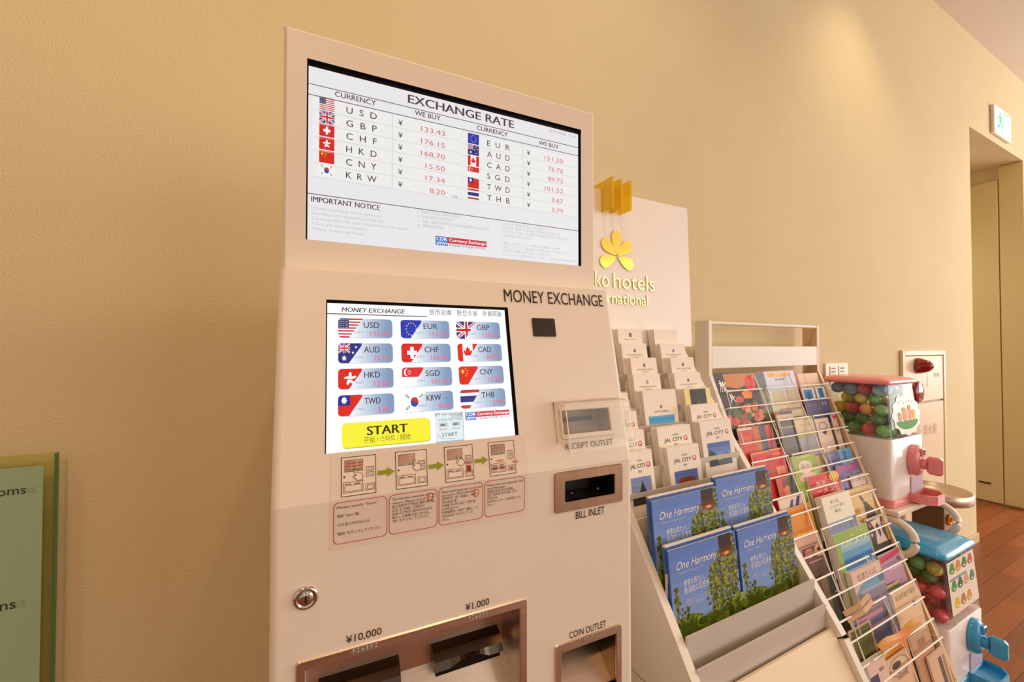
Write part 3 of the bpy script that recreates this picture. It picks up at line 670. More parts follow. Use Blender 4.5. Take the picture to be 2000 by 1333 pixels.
# bill outlet
b = bezel(FF, R_OUTO, R_OUT, STEEL)
x0, x1, y0, y1 = R_OUT; dp = .055; yk = y1-.075
b.poly([FF.p(x0, y1, -.003), FF.p(x1, y1, -.003), FF.p(x1, y1, -dp), FF.p(x0, y1, -dp)], STEEL)
for x in (x0, x1): b.poly([FF.p(x, y1, -.003), FF.p(x, y1, -dp), FF.p(x, yk, -dp), FF.p(x, y0, -.012), FF.p(x, y0, -.003)], STEEL)
b.poly([FF.p(x0, yk, -dp), FF.p(x1, yk, -dp), FF.p(x1, y1, -dp), FF.p(x0, y1, -dp)], STEEL)
b.poly([FF.p(x0, y0, -.012), FF.p(x1, y0, -.012), FF.p(x1, yk, -dp), FF.p(x0, yk, -dp)], STEEL)
BO = b.build('bill_outlet', EXM)
FB = Fr(FF.p(0, 0, -dp), U, Z)
def clamp(tl, tr):
    a, c = FB.at(*tl), FB.at(*tr); xa, xb = a[0], c[0]; yt = (a[1]+c[1])/2
    b = MB(); N = 14; L = xb-xa
    top, bot = [], []
    prof = [(0, 0), (.012, -.004), (.020, -.011), (.024, -.020)]   # (out, down)
    grid = []
    for i in range(N+1):
        u = i/N; notch = .007*max(0, 1-((u-.5)/.24)**2)**.5 if abs(u-.5) < .24 else 0
        grid.append([FB.p(xa+L*u, yt+d+(notch if k == 3 else 0), o) for k, (o, d) in enumerate(prof)])
    for i in range(N):
        for k in range(3): b.poly([grid[i][k], grid[i+1][k], grid[i+1][k+1], grid[i][k+1]], DSTEEL, True)
    for i in (0, N): b.poly([*grid[i], FB.p(xa+L*(i/N), yt-.022, 0)], DSTEEL)
    cp = b.build('bill_clamp', BO); b = MB()
    b.prism([FB.p(xa+.002, yt-.03, .001), FB.p(xb-.002, yt-.03, .001), FB.p(xb-.002, yt-.019, .001), FB.p(xa+.002, yt-.019, .001)], FB.n*.016, BLACK)
    b.build('mouth', cp)
clamp((622, 1322), (778, 1283)); clamp((842, 1256), (970, 1222))
def braille(fr, bl, br, parent):
    a, c = fr.at(*bl), fr.at(*br); xa, xb = a[0], c[0]; y = (a[1]+c[1])/2; h = .0062; n = 6
    b = MB(); b.prism([fr.p(xa, y, .0022), fr.p(xb, y, .0022), fr.p(xb, y+h, .0022), fr.p(xa, y+h, .0022)], fr.n*.0006, M('#8d7a6b', .4))
    for i in range(n):
        for j in range(3):
            if (i*7+j*5) % 4: b.lathe([(.0007, 0), (.0004, .0005), (.0001, .0006)], fr.p(xa+(xb-xa)*(i+.6)/(n+.2), y+h*(.2+.3*j), .0028), M('#e2d6ca', .4), 6, 'y')
    b.build('braille_label', parent)
braille(FF, (685, 1276), (739, 1262), BO); braille(FF, (911, 1212), (953, 1200), BO)
b = bezel(FF, R_CNO, R_CN, STEEL); recess(b, FF, R_CN, .06, DSTEEL, M('#3a322d', .4))
x0, x1, y0, y1 = R_CN
CO = b.build('coin_outlet', EXM)
b = MB(); b.poly([FF.p(x0, y0+.045, -.0595), FF.p(x1, y0+.045, -.0595), FF.p(x1, y0+.002, -.01), FF.p(x0, y0+.002, -.01)], STEEL);
b.build('coin_chute', CO)
braille(FF, (1137, 1252), (1166, 1243), CO)
# ================================================================== things hung on the wall
GLS = clear('green_edged_glass', (.95, .96, .78), gl=.03, edge=.2)
GEDGE = M('#4f7d4c', .2, spec=.7)
r = thing('glass_sign', (-.75, -.02, .75), 'green tinted glass wall sign with a mint panel of dark lettering, left of the machine', 'sign')
gx, gz = -.405, 1.120
b = MB(); b.box(-1.1, gx-.0035, -.026, -.018, .30, gz, GLS)
b.box(gx-.0035, gx, -.026, -.018, .30, gz, GEDGE, .0008); b.build('glass_plate', r)
FG = Fr((0, -.0265, 0), (1, 0, 0), (0, 0, 1)); b = MB()
tx, tz = FG.at(85, 909)
art = Art(b, FG, base=.0002); art.rect(-1.07, .34, tx, tz, '#9fbb9a', 0)
k = FG.at(51, 964), FG.at(51, 946), FG.at(31, 1188), FG.at(31, 1170)
art.text('Rooms', k[0][0], k[0][1], .0145, '#3a352c', 5, al='r'); art.text('Rooms', k[0][0]+.012, k[0][1], .0145, '#93ad8c', 4, al='r')  # offset darker green copy paints the lettering's shadow into the panel
art.text('ns', k[2][0], k[2][1], .0165, '#3a352c', 5, al='r'); art.text('ns', k[2][0]+.012, k[2][1], .0165, '#93ad8c', 4, al='r')  # second copy again is the word's painted shadow
b.build('mint_panel', r)
for sx_, sz_ in ((-1.08, 1.09), (-1.08, .33), (-.43, .33)):
    pass
b = MB(); b.lathe([(.008, -.018), (.008, 0)], (-1.085, 0, 1.10), CHROME, 12, 'y'); b.build('standoff', r)

# exit sign above the alcove
EXG = M('#14a26a', em=2.2); EXW = M('#f4fff8', em=2.6)
r = thing('exit_sign', (4.62, 0, 2.98), 'lit green and white exit sign on the wall above the alcove', 'exit sign')
b = MB(); b.box(4.44, 4.80, -.022, -.001, 2.88, 3.09, M('#e8e4d8', .4), .004); b.build('case', r)
b = MB(); FE = Fr((4.44, -.0222, 2.88), (1, 0, 0), (0, 0, 1)); art = Art(b, FE, step=.0003, base=.0003, mat=lambda c: EXG if c == 'g' else EXW)
art.rect(.008, .008, .352, .202, 'w', 0)
art.poly(ell(.12, .165, .017, .017), 'g', 2); art.poly([(.10, .15), (.145, .14), (.15, .10), (.125, .085), (.10, .10)], 'g', 2)
art.line([(.13, .10), (.165, .075), (.155, .03)], .02, 'g', 3); art.line([(.115, .10), (.09, .06), (.055, .055)], .02, 'g', 4); art.line([(.145, .14), (.18, .115)], .014, 'g', 3); art.line([(.105, .145), (.075, .115)], .014, 'g', 4)
art.line([(.205, .025), (.205, .185), (.32, .185), (.32, .025)], .012, 'g', 2)
b.build('lit_face', r)

# wall plate of switches beside the wire rack
r = thing('wall_outlet_plate', (2.279, 0, 1.2), 'small white wall plate with two slotted sockets between rack and hydrant cabinet', 'socket plate')
b = MB(); b.box(2.18, 2.385, -.008, 0, 1.11, 1.235, M('#f0e4d4', .45), .003); b.build('plate', r)
for i in (0, 1):
    b = MB(); x = 2.215+.08*i
    b.box(x, x+.055, -.0105, -.0082, 1.125, 1.222, M('#e6d8c6', .45), .001)
    b2 = b; art = Art(b, Fr((x, -.0106, 1.125), (1, 0, 0), (0, 0, 1)), base=.0003)
    for q, c in ((.082, '#b06a5a' if i == 0 else '#6a6460'), (.066, '#8a8078'), (.05, '#8a8078'), (.034, '#9a9088')): art.rect(.01, q, .046, q+.006, c, 1)
    b.build('socket', r)

# fire hydrant cabinet set in the wall
HYD = M('#e4cbaa', .45)
r = thing('fire_hydrant_cabinet', (3.24, 0, .5), 'beige steel fire hydrant cabinet in the wall with red alarm lamps', 'hydrant cabinet')
b = MB(); fx0, fx1, fz0, fz1 = 2.952, 3.53, .30, 1.294
for a in ((fx0, fx0+.03, fz0, fz1), (fx1-.03, fx1, fz0, fz1), (fx0+.03, fx1-.03, fz1-.03, fz1), (fx0+.03, fx1-.03, fz0, fz0+.03)): b.box(a[0], a[1], -.016, 0, a[2], a[3], HYD, .003)
b.build('frame', r)
b = MB(); b.box(fx0+.033, fx1-.033, -.012, -.001, .995, fz1-.033, HYD, .002)
art = Art(b, Fr((0, -.0122, 0), (1, 0, 0), (0, 0, 1)), base=.0003)
art.text('発信機', 3.40, 1.135, .018, '#a3836a', 1, al='c'); art.line([(3.27, 1.08), (3.27, 1.19)], .006, '#8d765f', 1)
b.build('alarm_panel', r)
b = MB(); b.box(fx0+.033, fx1-.033, -.012, -.001, fz0+.033, .985, HYD, .002)
art = Art(b, Fr((0, -.0122, 0), (1, 0, 0), (0, 0, 1)), base=.0003); art.text('消火栓', 3.30, .80, .045, '#c49a7c', 1, al='c')
b.build('hose_door', r)
REDL = M('#8e0a0c', .12, spec=.6, coat=.6)
b = MB(); b.lathe([(.045, 0), (.045, .010), (.041, .025), (.03, .052), (.012, .068), (.001, .071)], (3.14, -.0125, 1.205), REDL, 24, 'y'); tag(b.build('alarm_lamp', r), 'red cone shaped lamp')
b = MB(); b.lathe([(.062, 0), (.062, .010), (.052, .018), (.03, .022), (.001, .023)], (3.128, -.0125, 1.055), REDL, 24, 'y'); tag(b.build('alarm_button', r), 'red round call button')

# ================================================================== brochure stand with stepped shelves
RX0, RX1 = .589, 1.033                      # outer faces of the side boards
IX0, IX1 = .607, 1.015
STD = thing('brochure_stand', ((RX0+RX1)/2, -.4, 0), 'white stepped brochure stand full of hotel leaflets right of the machine', 'brochure stand')
EDGE = [(-.131, 1.379), (-.382, .999), (-.592, .693)]
def edge_y(z):
    (ya, za), (yb, zb) = EDGE[0], EDGE[2]
    return ya+(yb-ya)*(za-z)/(za-zb)
for x in (RX0, IX1):
    b = MB(); pts = [(x, -.062, .0), (x, -.062, 1.35), (x, -.10, 1.40), (x, edge_y(1.379), 1.379), (x, edge_y(.70), .70), (x, -.52, .60), (x, -.10, .60), (x, -.10, 0)]
    pts = [(x, -.062, .66), (x, -.062, 1.36), (x, -.112, 1.398), (x, edge_y(.697), .697), (x, -.545, .660)]
    b.prism(pts, (IX0-RX0, 0, 0), WHITE); b.build('side_board', STD)
    b = MB(); pts = [(x, -.062, 0), (x, -.062, .656), (x, -.548, .656), (x, edge_y(.691), .691), (x, -.655, .57), (x, -.655, 0)]
    b.prism(pts, (IX0-RX0, 0, 0), WHITE); b.build('base_board', STD)
b = MB(); b.box(IX0, IX1, -.075, -.063, 0, 1.345, GREYL); b.build('back_board', STD)
NT = 8
def tier_y(i): return -.375+(7-i)*.0272
TZ0, TZ7 = 1.363, 1.080
def tier_z(i): return TZ0+(TZ7-TZ0)*i/7
LEAN = math.radians(9)
for i in range(NT):      # leaflet shelves: floor and low front lip
    y = tier_y(i)-.040; z = tier_z(i)-.124; zf = tier_z(i)-.225
    b = MB(); b.box(IX0, IX1, y-.003, y, zf-.012 if i < NT-1 else zf-.012, z, GREYL); b.box(IX0, IX1, y, y+.026, zf-.012, zf-.008, GREYL); b.build('shelf', STD)
ML = [(-.489, .880), (-.534, .791), (-.556, .748)]
for j, (y, zt) in enumerate(ML):
    b = MB(); b.box(IX0, IX1, y-.004, y, zt-.20 if j < 2 else zt-.14, zt, GREYL); 
    if j < 2: b.box(IX0, IX1, y, y+.042, zt-.20, zt-.196, GREYL)
    b.build('shelf', STD)
b = MB(); q = [(IX0+.001, -.566, .668), (IX0+.001, -.566, .676), (IX0+.001, -.64, .553), (IX0+.001, -.64, .545)]
q = [(IX0+.001, -.565, .700), (IX0+.001, -.572, .703), (IX0+.001, -.648, .560), (IX0+.001, -.640, .557)]
b.prism(q, (IX1-IX0-.002, 0, 0), CREAM); b.build('front_board', STD)
b = MB(); b.box(IX0, IX1, -.645, -.63, .02, .553, WHITE); b.build('kick_board', STD)

# hotel sign standing above it
SGN = thing('hotel_sign', (.83, -.15, 1.35), 'white hotel sign board with gold flower emblem and gold lettering behind the brochure stand', 'sign')
SB0, SB1 = Vector((.585, -.1585, 1.40)), None
sa, sb = wall_ = (None, None)
def on_y(px, py, y):
    d = RGT*((px-1000)/FPX)+DWN*((py-666.5)/FPX)+FWD; t = (y-CAM.y)/d.y; return CAM+d*t
tr, brr = on_y(1342, 408, -.150), on_y(1349, 640, -.162)
ztop, zbot = tr.z, 1.35; xr = (tr.x+brr.x)/2
tilt = math.atan2(.012, tr.z-brr.z)
up = Vector((0, math.sin(tilt), math.cos(tilt)))
FSG = Fr(Vector((0, -.163, brr.z)), (1, 0, 0), up)
b = MB(); SW = .55; hS = (ztop-brr.z)/math.cos(tilt)
SGNM = noisy('sign_laminate', '#f2eae4', '#f4ece6', 4, rough=.35)
b.prism([FSG.p(xr-SW, -.06, 0), FSG.p(xr, -.06, 0), FSG.p(xr, hS, 0), FSG.p(xr-SW, hS, 0)], -FSG.n*.02, SGNM); b.build('board', SGN)
GLT = M('#fdf0a0', .2, 1.0)
b = MB(); art = Art(b, FSG, base=.002, mat=lambda c: GOLD)
k0, k1, k2 = FSG.at(1166, 561), FSG.at(1277, 568.6), FSG.at(1166, 528)
hk = (k2[1]-k0[1])*.93
TXT = []
def raised(s, xr_, y, h, wd, name):
    b = MB(); vs, fs, a, e = text2d(s, -.011); kx = wd/(e-a); kk = h/CAP
    front = [FSG.p(xr_-wd+(vx-a)*kx, y+vy*kk, .003) for vx, vy in vs]; back = [p-FSG.n*.0028 for p in front]
    b.mesh(front, fs, GLT)
    cnt = {}
    for f in fs:
        for i in range(len(f)):
            e_ = (f[i], f[(i+1) % len(f)]); cnt[e_] = 1
    n = len(b.v); b.v += [tuple(p) for p in back]; mi = b.mi(GOLD)
    for (i, j) in cnt:
        if (j, i) not in cnt:
            b.f.append([i, n+i, n+j, j]); b.m.append(mi); b.sm.append(False)
    b.build(name, SGN)
raised('nikko', k1[0]-hk*3.95, (k0[1]+k1[1])/2, hk, hk*2.5, 'lettering'); raised('hotels', k1[0], (k0[1]+k1[1])/2, hk, hk*3.55, 'lettering')
m0, m1 = FSG.at(1200, 594), FSG.at(1264, 598)
raised('international', m1[0], (m0[1]+m1[1])/2, hk*.74, hk*5.0, 'lettering')
cx, cy = FSG.at(1204, 502); dz = FSG.at(1202, 452)[1]-FSG.at(1204, 523)[1]
def petal(cx, cy, ang, L, Wd, name):
    pts = []
    for k in range(20):
        t = 2*math.pi*k/20; rr = (1-math.cos(t))/2     # tear drop, pointed at its root
        pts.append((Wd*math.sin(t)*rr**.6, L*rr))
    ca, sa_ = math.cos(ang), math.sin(ang)
    b = MB(); P_ = [FSG.p(cx+u*ca+v*sa_, cy-u*sa_+v*ca, .0004) for u, v in pts]
    b.prism(P_[::-1] if True else P_, FSG.n*.003, GOLD); b.build(name, SGN)
for ang, L in ((0, .70), (-50, .62), (50, .62), (-112, .60), (112, .60)): petal(cx+.002*math.sin(math.radians(ang)), cy+.003*math.cos(math.radians(ang)), math.radians(ang), dz*L, dz*.23, 'petal')
# acrylic clips hooked over the top edge of the sign
YAC = clear('yellow_acrylic', (1.0, .88, .22), haze=.32, gl=.06, edge=.3, hazecol=(.95, .72, .06))
for i, px in enumerate((1199, 1216, 1234)):
    P1 = on_y(px, 345+4*i, -.20); x = P1.x; zt = P1.z; zb_ = on_y(px, 405+3*i, -.20).z
    ys = FSG.p(0, hS, 0).y; nt = FSG.p(0, hS, 0).z
    r = MB(); pts = [(x, -.20, zb_), (x, -.20, zt), (x, ys+.045, zt), (x, ys+.045, nt+.001), (x, ys-.0012, nt+.001), (x, ys-.0022, zb_)]
    r.prism(pts, (-.006, 0, 0), YAC); o = r.build('acrylic_clip')
    tag(o, ['yellow acrylic plate hooked on the sign top, nearest the machine', 'yellow acrylic plate hooked on the sign top, the middle one', 'yellow acrylic plate hooked on the sign top, farthest from the machine'][i], 'acrylic clip', 'acrylic clips on the hotel sign')

# ------------------------------------------------------------------ leaflets on the stepped shelves
def leaflet(name, x, yt, zt, wd, H, th, lean, paint=None, paper=None, rz=0.0):
    """upright sheet leaning back; its top front left corner at (x, yt, zt)"""
    fr = Fr((x, yt, zt), (math.cos(rz), math.sin(rz), 0), (0, math.sin(lean), math.cos(lean)))
    b = MB(); pm = paper or PAPER
    b.hexa([fr.p(0, -H, -th), fr.p(wd, -H, -th), fr.p(wd, -H, 0), fr.p(0, -H, 0)], [fr.p(0, 0, -th), fr.p(wd, 0, -th), fr.p(wd, 0, 0), fr.p(0, 0, 0)], pm)
    if paint:
        cov = Art(b, Fr(fr.p(0, -H, 0), fr.x, fr.y), step=.00012, base=.0002, mat=lambda c: M(c, .45, spec=.3))
        paint(cov, wd, H)
    return b.build(name)
def shift_copy(o, dx, dy, dz):
    c = o.copy(); COL.objects.link(c); c.location = o.location+Vector((dx, dy, dz)); return c
NAVY, INKG, JR = '#2e3450', '#4a4446', '#c84a3c'
def pagoda(a, x, y, s, c):
    a.rect(x-.25*s, y, x+.25*s, y+.25*s, c, 3); a.poly([(x-.5*s, y+.25*s), (x+.5*s, y+.25*s), (x, y+.75*s)], c, 3); a.rect(x-.15*s, y+.6*s, x+.15*s, y+.9*s, c, 3); a.rect(x-.07*s, y+.02*s, x+.07*s, y+.18*s, '#e8e0d8', 4)
def p_house(l1, l2, col='#4a5474'):
    def f(a, w, H):
        pagoda(a, w/2, H-.0245, .011, col); a.text(l1, w/2, H-.0335, .0040, '#8a7a74', 4, al='c', wd=w*.62); a.text(l2, w/2, H-.0395, .0026, '#a09088', 4, al='c', wd=w*.26)
    return f
def p_green(a, w, H):
    a.rect(w*.46, H-.0225, w*.56, H-.0175, '#2f6b48', 3); a.rect(w*.46, H-.0165, w*.56, H-.0115, '#3c7a55', 3); a.text('Bay Hotel', w/2, H-.031, .0028, '#8a7a74', 4, al='c', wd=w*.5)
def p_plain(a, w, H): a.rect(0, 0, w*.015, H, '#2a2c3c', 1)
def p_blue(a, w, H):
    pagoda(a, w/2, H-.046, .010, '#5a6278'); a.text('HOTEL NIKKO', w/2, H-.056, .0045, '#6a5a58', 4, al='c', wd=w*.42)
    for g in range(6): a.rect(w*.1, H-.094+g*.005, w*.86, H-.089+g*.005, ['#cfe4ee', '#9fd0ea', '#5cb2e2', '#3c9fdc', '#3896d8', '#5aa8de'][g], 2)
def p_black(a, w, H):
    a.rect(0, 0, w, H, '#ead58c', 1); a.rect(w*.2, H-.075, w*.82, H-.002, '#2b2624', 2); a.text('ORIENTAL', w*.51, H-.06, .0045, '#b89a5c', 5, al='c', wd=w*.46); a.poly(ell(w*.51, H-.04, .007, .007), '#55492e', 4)
def p_jal(photo=None):
    def f(a, w, H):
        a.text('HOTEL', w*.52, H-.0225, .0042, INKG, 4, al='c', wd=w*.17); a.text('JAL CITY', w*.16, H-.0355, .0085, '#2e2828', 4, wd=w*.56, shear=.15)
        cx, cy = w*.82, H-.0310; a.poly(ell(cx, cy, .006, .006), JR, 3); a.poly(ell(cx-.001, cy+.001, .0036, .003), '#f0e2d8', 4); a.text('東京', w*.5, H-.0455, .004, INKG, 4, al='c')
        if photo:
            x0, x1, y0, y1 = w*.14, w*.86, H-.112, H-.055
            for g in range(5): a.rect(x0, y0+(y1-y0)*g/5, x1, y0+(y1-y0)*(g+1)/5, photo[0][g], 2)
            photo[1](a, x0, x1, y0, y1)
    return f
SKY = ['#8fa6d8', '#7f9ad4', '#6f88cc', '#5d76c2', '#4c64b4']
def ph_temple(a, x0, x1, y0, y1):
    w = x1-x0
    for k, c in ((.0, '#a8502e'), (.012, '#c87a3c'), (.02, '#8a3a26')): a.poly([(x0+w*.1, y0+.012+k), (x1-w*.1, y0+.012+k), (x1-w*.22, y0+.022+k), (x0+w*.22, y0+.022+k)], c, 4)
    a.rect(x0, y0, x1, y0+.014, '#6a4438', 3)
def ph_lake(a, x0, x1, y0, y1):
    w = x1-x0; a.rect(x0, y0, x1, y0+.012, '#56606c', 3); a.poly([(x0, y0), (x0+w*.4, y0), (x0+w*.34, y0+.028), (x0+w*.12, y0+.04), (x0, y0+.03)], '#2f3c44', 4); a.poly([(x0+w*.5, y0+.012), (x1, y0+.012), (x1, y0+.024), (x0+w*.75, y0+.03)], '#4a5a78', 3)
def ph_shrine(a, x0, x1, y0, y1):
    w = x1-x0; a.poly([(x0, y0), (x1, y0), (x1, y0+.02), (x0+w*.7, y0+.026), (x0+w*.55, y0+.05), (x0+w*.4, y0+.028), (x0, y0+.016)], '#3a3434', 4)
JAL = 'JAL CITY'
LE = [  # tier, top-left px, width, painter, name words, label, copies behind
 (0, 1206, 1252, p_green, 'white leaflet with a small green emblem, in the top row'),
 (1, 1213, 1262, p_house('HOTEL NIKKO NIIGATA', 'GUIDE'), 'white leaflet with blue house emblem just below the green emblem one'),
 (2, 1231, 1281, p_house('HOTEL NIKKO OSAKA', 'GUIDE', '#55506a'), 'white leaflet with purplish house emblem, third row down in the middle column'),
 (3, 1236, 1288, p_house('HOTEL NIKKO FUKUOKA', 'GUIDE', '#9a9aa8'), 'white leaflet with pale grey house emblem in front of the purplish one'),
 (4, 1254, 1318, p_blue, 'white leaflet with a bright blue sea picture at mid stand'),
 (6, 1282, 1346, p_jal(), 'hotel leaflet without picture, behind the red temple leaflet'),
 (7, 1301, 1362, p_jal((SKY, ph_temple)), 'hotel leaflet with red temple under blue sky, in the front leaflet row'),
 (0, 1275, 1321, p_plain, 'blank white leaflet with dark spine, in the top row'),
 (1, 1289, 1337, p_house('HOTEL NIKKO NARITA', 'GUIDE', '#6a6068'), 'cream leaflet with grey house emblem below the blank one'),
 (2, 1309, 1354, p_house('HOTEL NIKKO HIMEJI', 'GUIDE', '#3c4468'), 'white leaflet with dark blue house emblem, by the right board'),
 (3, 1316, 1367, p_house('HOTEL NIKKO PRINCESS KYOTO', 'GUIDE', '#44486a'), 'white leaflet with blue house emblem, long red caption, behind the black one'),
 (4, 1335, 1385, p_black, 'cream leaflet with a black cover panel, by the right board'),
 (5, 1347, 1401, p_jal(), 'hotel leaflet without picture under the black one, by the right board'),
 (6, 1365, 1425, p_jal((SKY, ph_lake)), 'hotel leaflet with a blue lake picture, by the right board'),
 (5, 1186, 1242, p_jal(), 'hotel leaflet half hidden, just right of the clear hood'),
 (4, 1168, 1225, p_house('HOTEL NIKKO', 'GUIDE'), 'white leaflet sliver at the machine edge, beside the clear hood top'),
 (6, 1196, 1256, p_jal(), 'half hidden hotel leaflet with red disc, behind the dark shrine one'),
 (7, 1208, 1271, p_jal((['#a8b4cc', '#9cacd0', '#8c9ccc', '#8090c4', '#7486bc'], ph_shrine)), 'hotel leaflet with dark shrine roof picture, at the machine edge'),
]
plain = None
for n, (ti, px, wd, pf, lab) in enumerate(LE):
    y = tier_y(ti); z = tier_z(ti)+random.uniform(-.002, .002)
    P1 = on_y(px, 700, y); x = max(IX0+.002, P1.x); wd = min(on_y(wd, 700, y).x, IX1-.001)-x
    H = .212; o = leaflet('hotel_leaflet', x, y, z, wd, H, .004, LEAN, pf)
    tag(o, lab, 'leaflet', 'hotel leaflets on the stepped stand')
    if n in (15,): cnt = 1
    else: cnt = 3
    for c in range(cnt):
        key = round(wd, 3)
        q = leaflet('hotel_leaflet', x+.0006*(c % 2), y+.0052, z-.0012*((c*7) % 3), wd, H, .0045, LEAN) if c == 0 else shift_copy(q0, -.0008*(c % 2), .0053*c, -.0015*((c*5) % 3))
        if c == 0: q0 = q
        tag(q, 'spare behind the '+lab.split(',')[0], 'leaflet', 'spare leaflets behind the '+str(lab.split(',')[0]))
# ------------------------------------------------------------------ magazines
def p_mag(seed):
    def f(a, w, H):
        rnd = random.Random(seed)
        for g in range(14):
            t = g/13; c = tuple(round(p+(q-p)*t, 3) for p, q in zip((.72, .82, .93), (.38, .52, .84))); a.rect(0, H*g/14, w, H*(g+1)/14, c, 1)
        yb = H*.505            # everything above the shelf lip shows
        for k in range(60):
            x = rnd.random()*w; h = H*(.52+.05*math.sin(x*40)+.02*rnd.random()); 
            a.poly(ell(x, h-.012, .008+.006*rnd.random(), .007+.005*rnd.random(), 7), rnd.choice(['#7f9426', '#6c8022', '#98a834', '#566c22', '#a0b248']), 2+.02*k)
        a.rect(0, 0, w, H*.52, '#6c8022', 2)
        for tx, top, sp, nn in ((.62, .84, .06, 240), (.72, .90, .07, 240), (.84, .99, .075, 330), (.94, .99, .06, 260), (.07, .76, .03, 90), (.2, .62, .02, 40)):
            a.rect(tx*w-.0014, H*.5, tx*w+.0014, H*top*.98, '#4a3a22', 3.2)
            for k in range(nn):
                v = rnd.random(); y = H*(.52+(top-.52)*v); s = w*sp*(1.25-v*.8)*2
                x = tx*w+rnd.gauss(0, s*.45); 
                if x < .003 or x > w-.003 or y > H-.004: continue
                r_ = .0016+.0030*rnd.random()
                a.poly(ell(x, y, r_, r_*.8, 5, rnd.random()), rnd.choice(['#46541e', '#5c6c24', '#788628', '#929a34', '#364420', '#a8a848', '#646a32']), 3.4+.004*k)
        x0, x1 = w*.73, w*.92
        for g in range(5): a.rect(x0, H*(.855+.029*g), x1, H*(.884+.029*g), ['#8a4a1c', '#5c3018', '#402418', '#331f1a', '#2c1c1a'][g], 5)
        a.poly(ell(x0+w*.1, H*.872, w*.05, H*.012), '#e0903a', 6); a.poly(ell(x0+w*.11, H*.872, w*.025, H*.007), '#f6c878', 7)
        a.text('One Harmony', w*.09, H*.865, H*.050, '#f4f4fa', 8, wd=w*.60, shear=.35)
        a.text('Members Magazine Vol.', w*.12, H*.835, H*.012, '#ccd6f0', 8, wd=w*.34)
        a.text('絶景は見たい、', w*.17, H*.755, H*.030, '#f0f2fa', 8, wd=w*.30); a.text('新潟旅の花景色', w*.17, H*.705, H*.034, '#f0f2fa', 8, wd=w*.36)
        a.text('感動のひとときを探しに', w*.18, H*.645, H*.018, '#d0daf2', 8, wd=w*.36); a.text('ようこそ新潟へ', w*.2, H*.62, H*.018, '#d0daf2', 8, wd=w*.25)
    return f
BLUEP = M('#3a62a8', .4)
MAGPAGE = M('#e9e2da', .6)
def magazine(x, y, z, w, H, lean, lab, seed, group='blue sky magazines on the stand'):
    fr = Fr((x, y, z), (1, 0, 0), (0, math.sin(lean), math.cos(lean)))
    root = thing('magazine', fr.p(w/2, -H, 0), lab, 'magazine', group)
    b = MB(); th = .0045; pt = -.0006 if seed is not None else .0035
    b.hexa([fr.p(.001, -H, -th), fr.p(w-.001, -H, -th), fr.p(w-.001, -H, -.0006), fr.p(.001, -H, -.0006)], [fr.p(.001, pt, -th), fr.p(w-.001, pt, -th), fr.p(w-.001, pt, -.0006), fr.p(.001, pt, -.0006)], MAGPAGE)
    b.build('pages', root)
    b = MB(); b.hexa([fr.p(0, -H, -.0006), fr.p(w, -H, -.0006), fr.p(w, -H, 0), fr.p(0, -H, 0)], [fr.p(0, 0, -.0006), fr.p(w, 0, -.0006), fr.p(w, 0, 0), fr.p(0, 0, 0)], BLUEP)
    b.hexa([fr.p(-.0006, -H, -th), fr.p(0, -H, -th), fr.p(0, -H, 0), fr.p(-.0006, -H, 0)], [fr.p(-.0006, 0, -th), fr.p(0, 0, -th), fr.p(0, 0, 0), fr.p(-.0006, 0, 0)], BLUEP)
    if seed is not None:
        cov = Art(b, Fr(fr.p(0, -H, 0), fr.x, fr.y), step=.00009, base=.0001, mat=lambda c: M(c, .35, spec=.4)); p_mag(seed)(cov, w, H)
    b.build('cover', root)
    return root
HM = .285; LM = math.radians(6)
MG = [((1303, 1076), (1446, 1036), -.492, 'front left', 'blue sky magazine in the front row, left one, nearest the machine'),
      ((1449, 1030), (1561, 1003), -.492, 'front right', 'blue sky magazine in the front row, right one, beside the wire rack'),
      ((1285, 978), (1430, 938), -.447, 'back left', 'blue sky magazine in the back row, left one, behind the front left magazine'),
      ((1405, 938), (1515, 912), -.447, 'back right', 'blue sky magazine in the back row, right one, mostly covered by its neighbours')]
for k, (tl, tr_, y, nm, lab) in enumerate(MG):
    A, B_ = on_y(*tl, y), on_y(*tr_, y); w_ = .195; x = [IX0+.004, IX0+.2075, IX0+.002, IX0+.200][k]
    z = (A.z+B_.z)/2
    yy = y-(0.006 if k == 2 else 0)
    magazine(x, yy, z, w_, HM, LM, lab, 11)
    for c in range(2 if k in (0, 2) else 1):
        magazine(x-.001+.003*c, yy+.0058*(c+1), z+.004-.003*c, w_, HM, LM, 'spare copy tucked behind the '+nm+' blue sky magazine', None, 'spare magazines behind the '+nm+' one')
# ================================================================== wire brochure rack
BX0, BX1 = 1.255, 1.955
RK = thing('wire_brochure_rack', ((BX0+BX1)/2, -.25, 0), 'white framed wire rack packed with colourful tourist brochures beside the brochure stand', 'brochure rack')
S0 = Vector((0, -.095, 1.21)); S1 = Vector((0, -.474, .25))
SDIR = (S1-S0).normalized()                       # down the slope
FSL = Fr(S0, (1, 0, 0), -SDIR)                    # rack slope plane, b is 0 at its top and negative below
LS = (S1-S0).length
TANW = noisy('rack_edge_wood', '#d9b78e', '#dcbc94', 12, rough=.5)
for x in (BX0, BX1-.016):
    b = MB()
    pts = [(x, -.035, 0), (x, -.035, 1.405), (x, -.092, 1.405), (x, -.092, 1.215), (x, -.474, .25), (x, -.49, .20), (x, -.49, 0)]
    b.prism(pts, (.016, 0, 0), WHITE if x == BX0 else TANW); b.build('side_panel', RK)
b = MB(); b.box(BX0+.016, BX1-.016, -.092, -.078, 1.235, 1.315, WHITE, .002); b.build('header_panel', RK)
b = MB(); b.tube([(BX0+.016, -.085, 1.398), (BX1-.016, -.085, 1.398)], .007, WHITE, 8); b.build('top_rail', RK)
